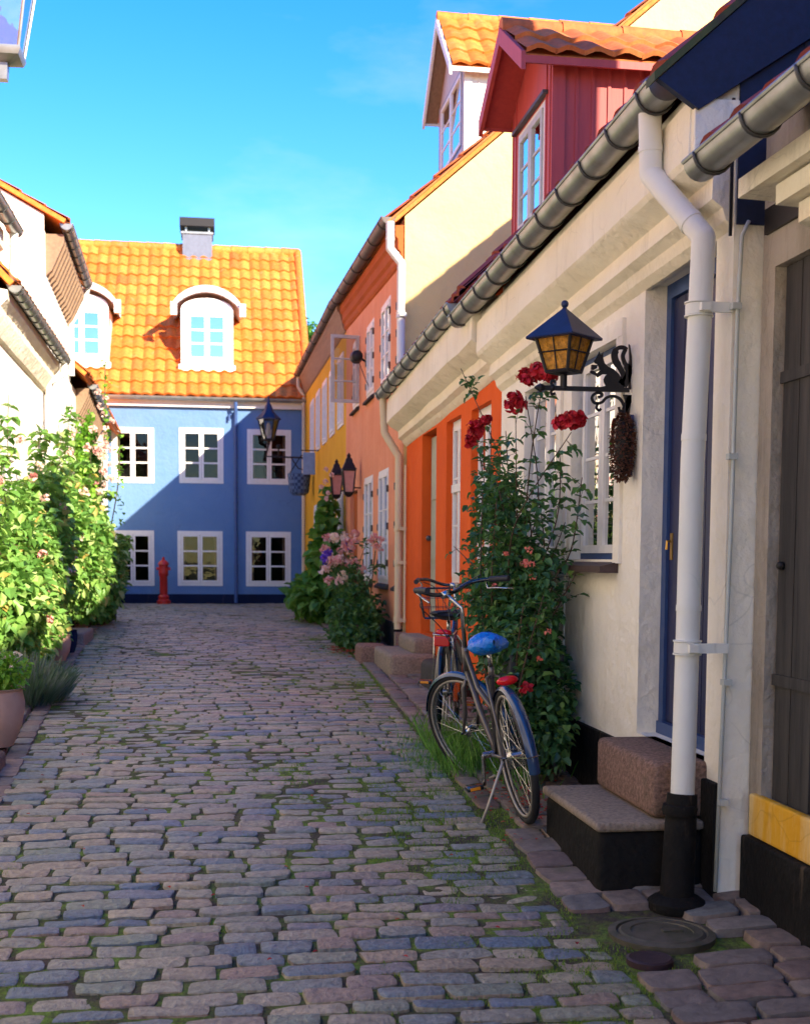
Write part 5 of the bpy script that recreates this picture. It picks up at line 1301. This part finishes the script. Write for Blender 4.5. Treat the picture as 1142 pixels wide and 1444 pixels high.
# right side, in front of the pink and ochre houses
random.seed(41)
bush('pink_rose_bush', 'pink and cream rose bush in front of the salmon pink house', 'rose bush', (1.68,15.2,gz(15)),
     [((1.66,15.1,-.68),(.32,.70,.34),1900), ((1.60,14.5,-.88),(.30,.55,.15),700), ((1.62,15.6,-.30),(.24,.6,.32),480)], 'leafP', .075, .052, stems=8,
     blooms=[((1.36+random.uniform(0,.4), random.uniform(14.7,16.3), random.uniform(-.30,.27)), random.uniform(.045,.065), random.choice(['pinkrose','pinkrose','palerose','blush'])) for _ in range(34)]
     +[((1.36,15.6,.03),.06,'purple'),((1.33,15.4,-.03),.06,'purple'),((1.40,15.7,.06),.05,'purple'),((1.60,15.5,.12),.05,'purple'),((1.30,15.2,-.15),.06,'blush'),((1.34,15.0,-.27),.055,'pinkrose')],
     tops=[((1.65,15,-.4),(1.80,14.9,.25),16), ((1.65,15.4,-.3),(1.55,15.8,.25),16), ((1.7,14.8,-.4),(1.86,14.5,-.05),14)])
h3 = thing('pink_hollyhock', (1.8,14.6,gz(14.6)), 'slender coral pink flower stalk before the pink house windows', 'hollyhock')
stm = MB().tube(curve([(1.75,14.8,gz(14.8)),(1.80,14.6,-.3),(1.83,14.4,.22)], 8), .007, 5); stm.build('stem', M['stem'], h3)
for c in ((1.80,14.4,.24),(1.87,14.35,.20),(1.76,14.45,.18),(1.82,14.4,.13),(1.86,14.4,.10)): rose_head(c, .045, 'pinkrose', h3, 24, 'bloom')
bush('hollyhock', 'broad-leaved green hollyhock with a tall spire beside the ochre house', 'hollyhock', (1.68,20.5,gz(20)),
     [((1.68,20.4,-.55),(.36,1.0,.36),900), ((1.62,21.0,-.66),(.38,.9,.28),600), ((1.72,19.9,.05),(.18,.45,.50),420), ((1.78,20.1,.60),(.09,.25,.50),170)], 'leafH', .17, .15, stems=5, stemmat='stem',
     blooms=[((1.72+random.gauss(0,.05), 19.8+random.gauss(0,.1), .9+k*.09), .04, 'blush') for k in range(6)])
# ------------------------------------------------------------------ tree beyond the roofs
tt = thing('tree', (3.6,42,-1), 'green tree crown showing just beside the blue house roof', 'tree')
MB().tube([(3.6,42,-1.2),(3.7,42.1,2.5),(3.5,42,5.2)], [.28,.2,.1], 10).tube([(3.65,42,2.8),(4.6,42.4,5.2)], [.12,.05], 8).tube([(3.6,42,3.2),(2.7,41.6,5.6)], [.1,.04], 8).build('trunk', M['bark'], tt, smooth=True)
lf = MB(); leaves_ell(lf, (3.6,42,5.6), (1.9,1.9,1.7), 5000, .17, .13); leaves_ell(lf, (3.0,41.8,6.6), (.9,1.0,1.0), 1800, .17, .13); lf.build('crown', M['leafH'], tt)

# ------------------------------------------------------------------ light, sky, camera
S_ = V((.67,-1,.583)).normalized()
az = math.atan2(S_.x, S_.y); el = math.asin(S_.z)
sd = bpy.data.lights.new('sun', 'SUN'); sd.energy = 4.0; sd.angle = R(.5); sd.color = (1,.86,.66)
so = bpy.data.objects.new('sun', sd); col.objects.link(so); so.rotation_euler = (-S_).to_track_quat('-Z', 'Y').to_euler()
w = bpy.data.worlds.new('World'); sc.world = w; w.use_nodes = True; t = w.node_tree
sky = t.nodes.new('ShaderNodeTexSky'); sky.sky_type = 'NISHITA'; sky.sun_disc = False; sky.sun_elevation = el; sky.sun_rotation = az
sky.air_density = 1.0; sky.dust_density = .1; sky.ozone_density = 3.0; sky.altitude = 50
bg = t.nodes['Background']; bg.inputs[1].default_value = .12; hs = t.nodes.new('ShaderNodeHueSaturation'); hs.inputs['Saturation'].default_value = 1.4; hs.inputs['Hue'].default_value = .516
t.links.new(sky.outputs[0], hs.inputs['Color']); tc = t.nodes.new('ShaderNodeTexCoord'); mp = t.nodes.new('ShaderNodeMapping'); mp.inputs['Scale'].default_value = (1.6,1.6,4.5); mp.inputs['Location'].default_value = (3.1,.4,.2)
t.links.new(tc.outputs['Generated'], mp.inputs[0])
cn = noise(t, mp.outputs[0], 2.0, 6, .6); cr2 = ramp(t, cn, [(.55, (0,0,0)), (.85, (.22,.22,.22))])
cm_ = mixc(t, cr2.outputs[0], hs.outputs[0], (3.6,3.4,3.4)); t.links.new(cm_, bg.inputs[0])
cd = bpy.data.cameras.new('camera'); cam = bpy.data.objects.new('camera', cd); col.objects.link(cam); sc.camera = cam
F_ = 1800.; PIT = R(-4.2); ROL = R(.4); PV = 787-F_*math.tan(PIT); YAW = math.atan(271/(F_/math.cos(PIT)))
cd.sensor_fit = 'HORIZONTAL'; cd.sensor_width = 36; cd.lens = 36*F_/1142; cd.shift_y = -(722-PV)/1142; cd.clip_end = 1000; cd.clip_start = .05
f = V((math.sin(YAW)*math.cos(PIT), math.cos(YAW)*math.cos(PIT), math.sin(PIT))); r = V((math.cos(YAW), -math.sin(YAW), 0)); u = r.cross(f)
r2 = r*math.cos(ROL)+u*math.sin(ROL); u2 = -r*math.sin(ROL)+u*math.cos(ROL)
cam.matrix_world = Matrix(((r2.x,u2.x,-f.x,0),(r2.y,u2.y,-f.y,0),(r2.z,u2.z,-f.z,0),(0,0,0,1)))
cd.dof.use_dof = True; cd.dof.focus_distance = 6.4; cd.dof.aperture_fstop = 5.6
sc.view_settings.view_transform = 'Standard'; sc.view_settings.look = 'None'; sc.view_settings.gamma = 1; sc.view_settings.exposure = 1.85
sc.render.film_transparent = False
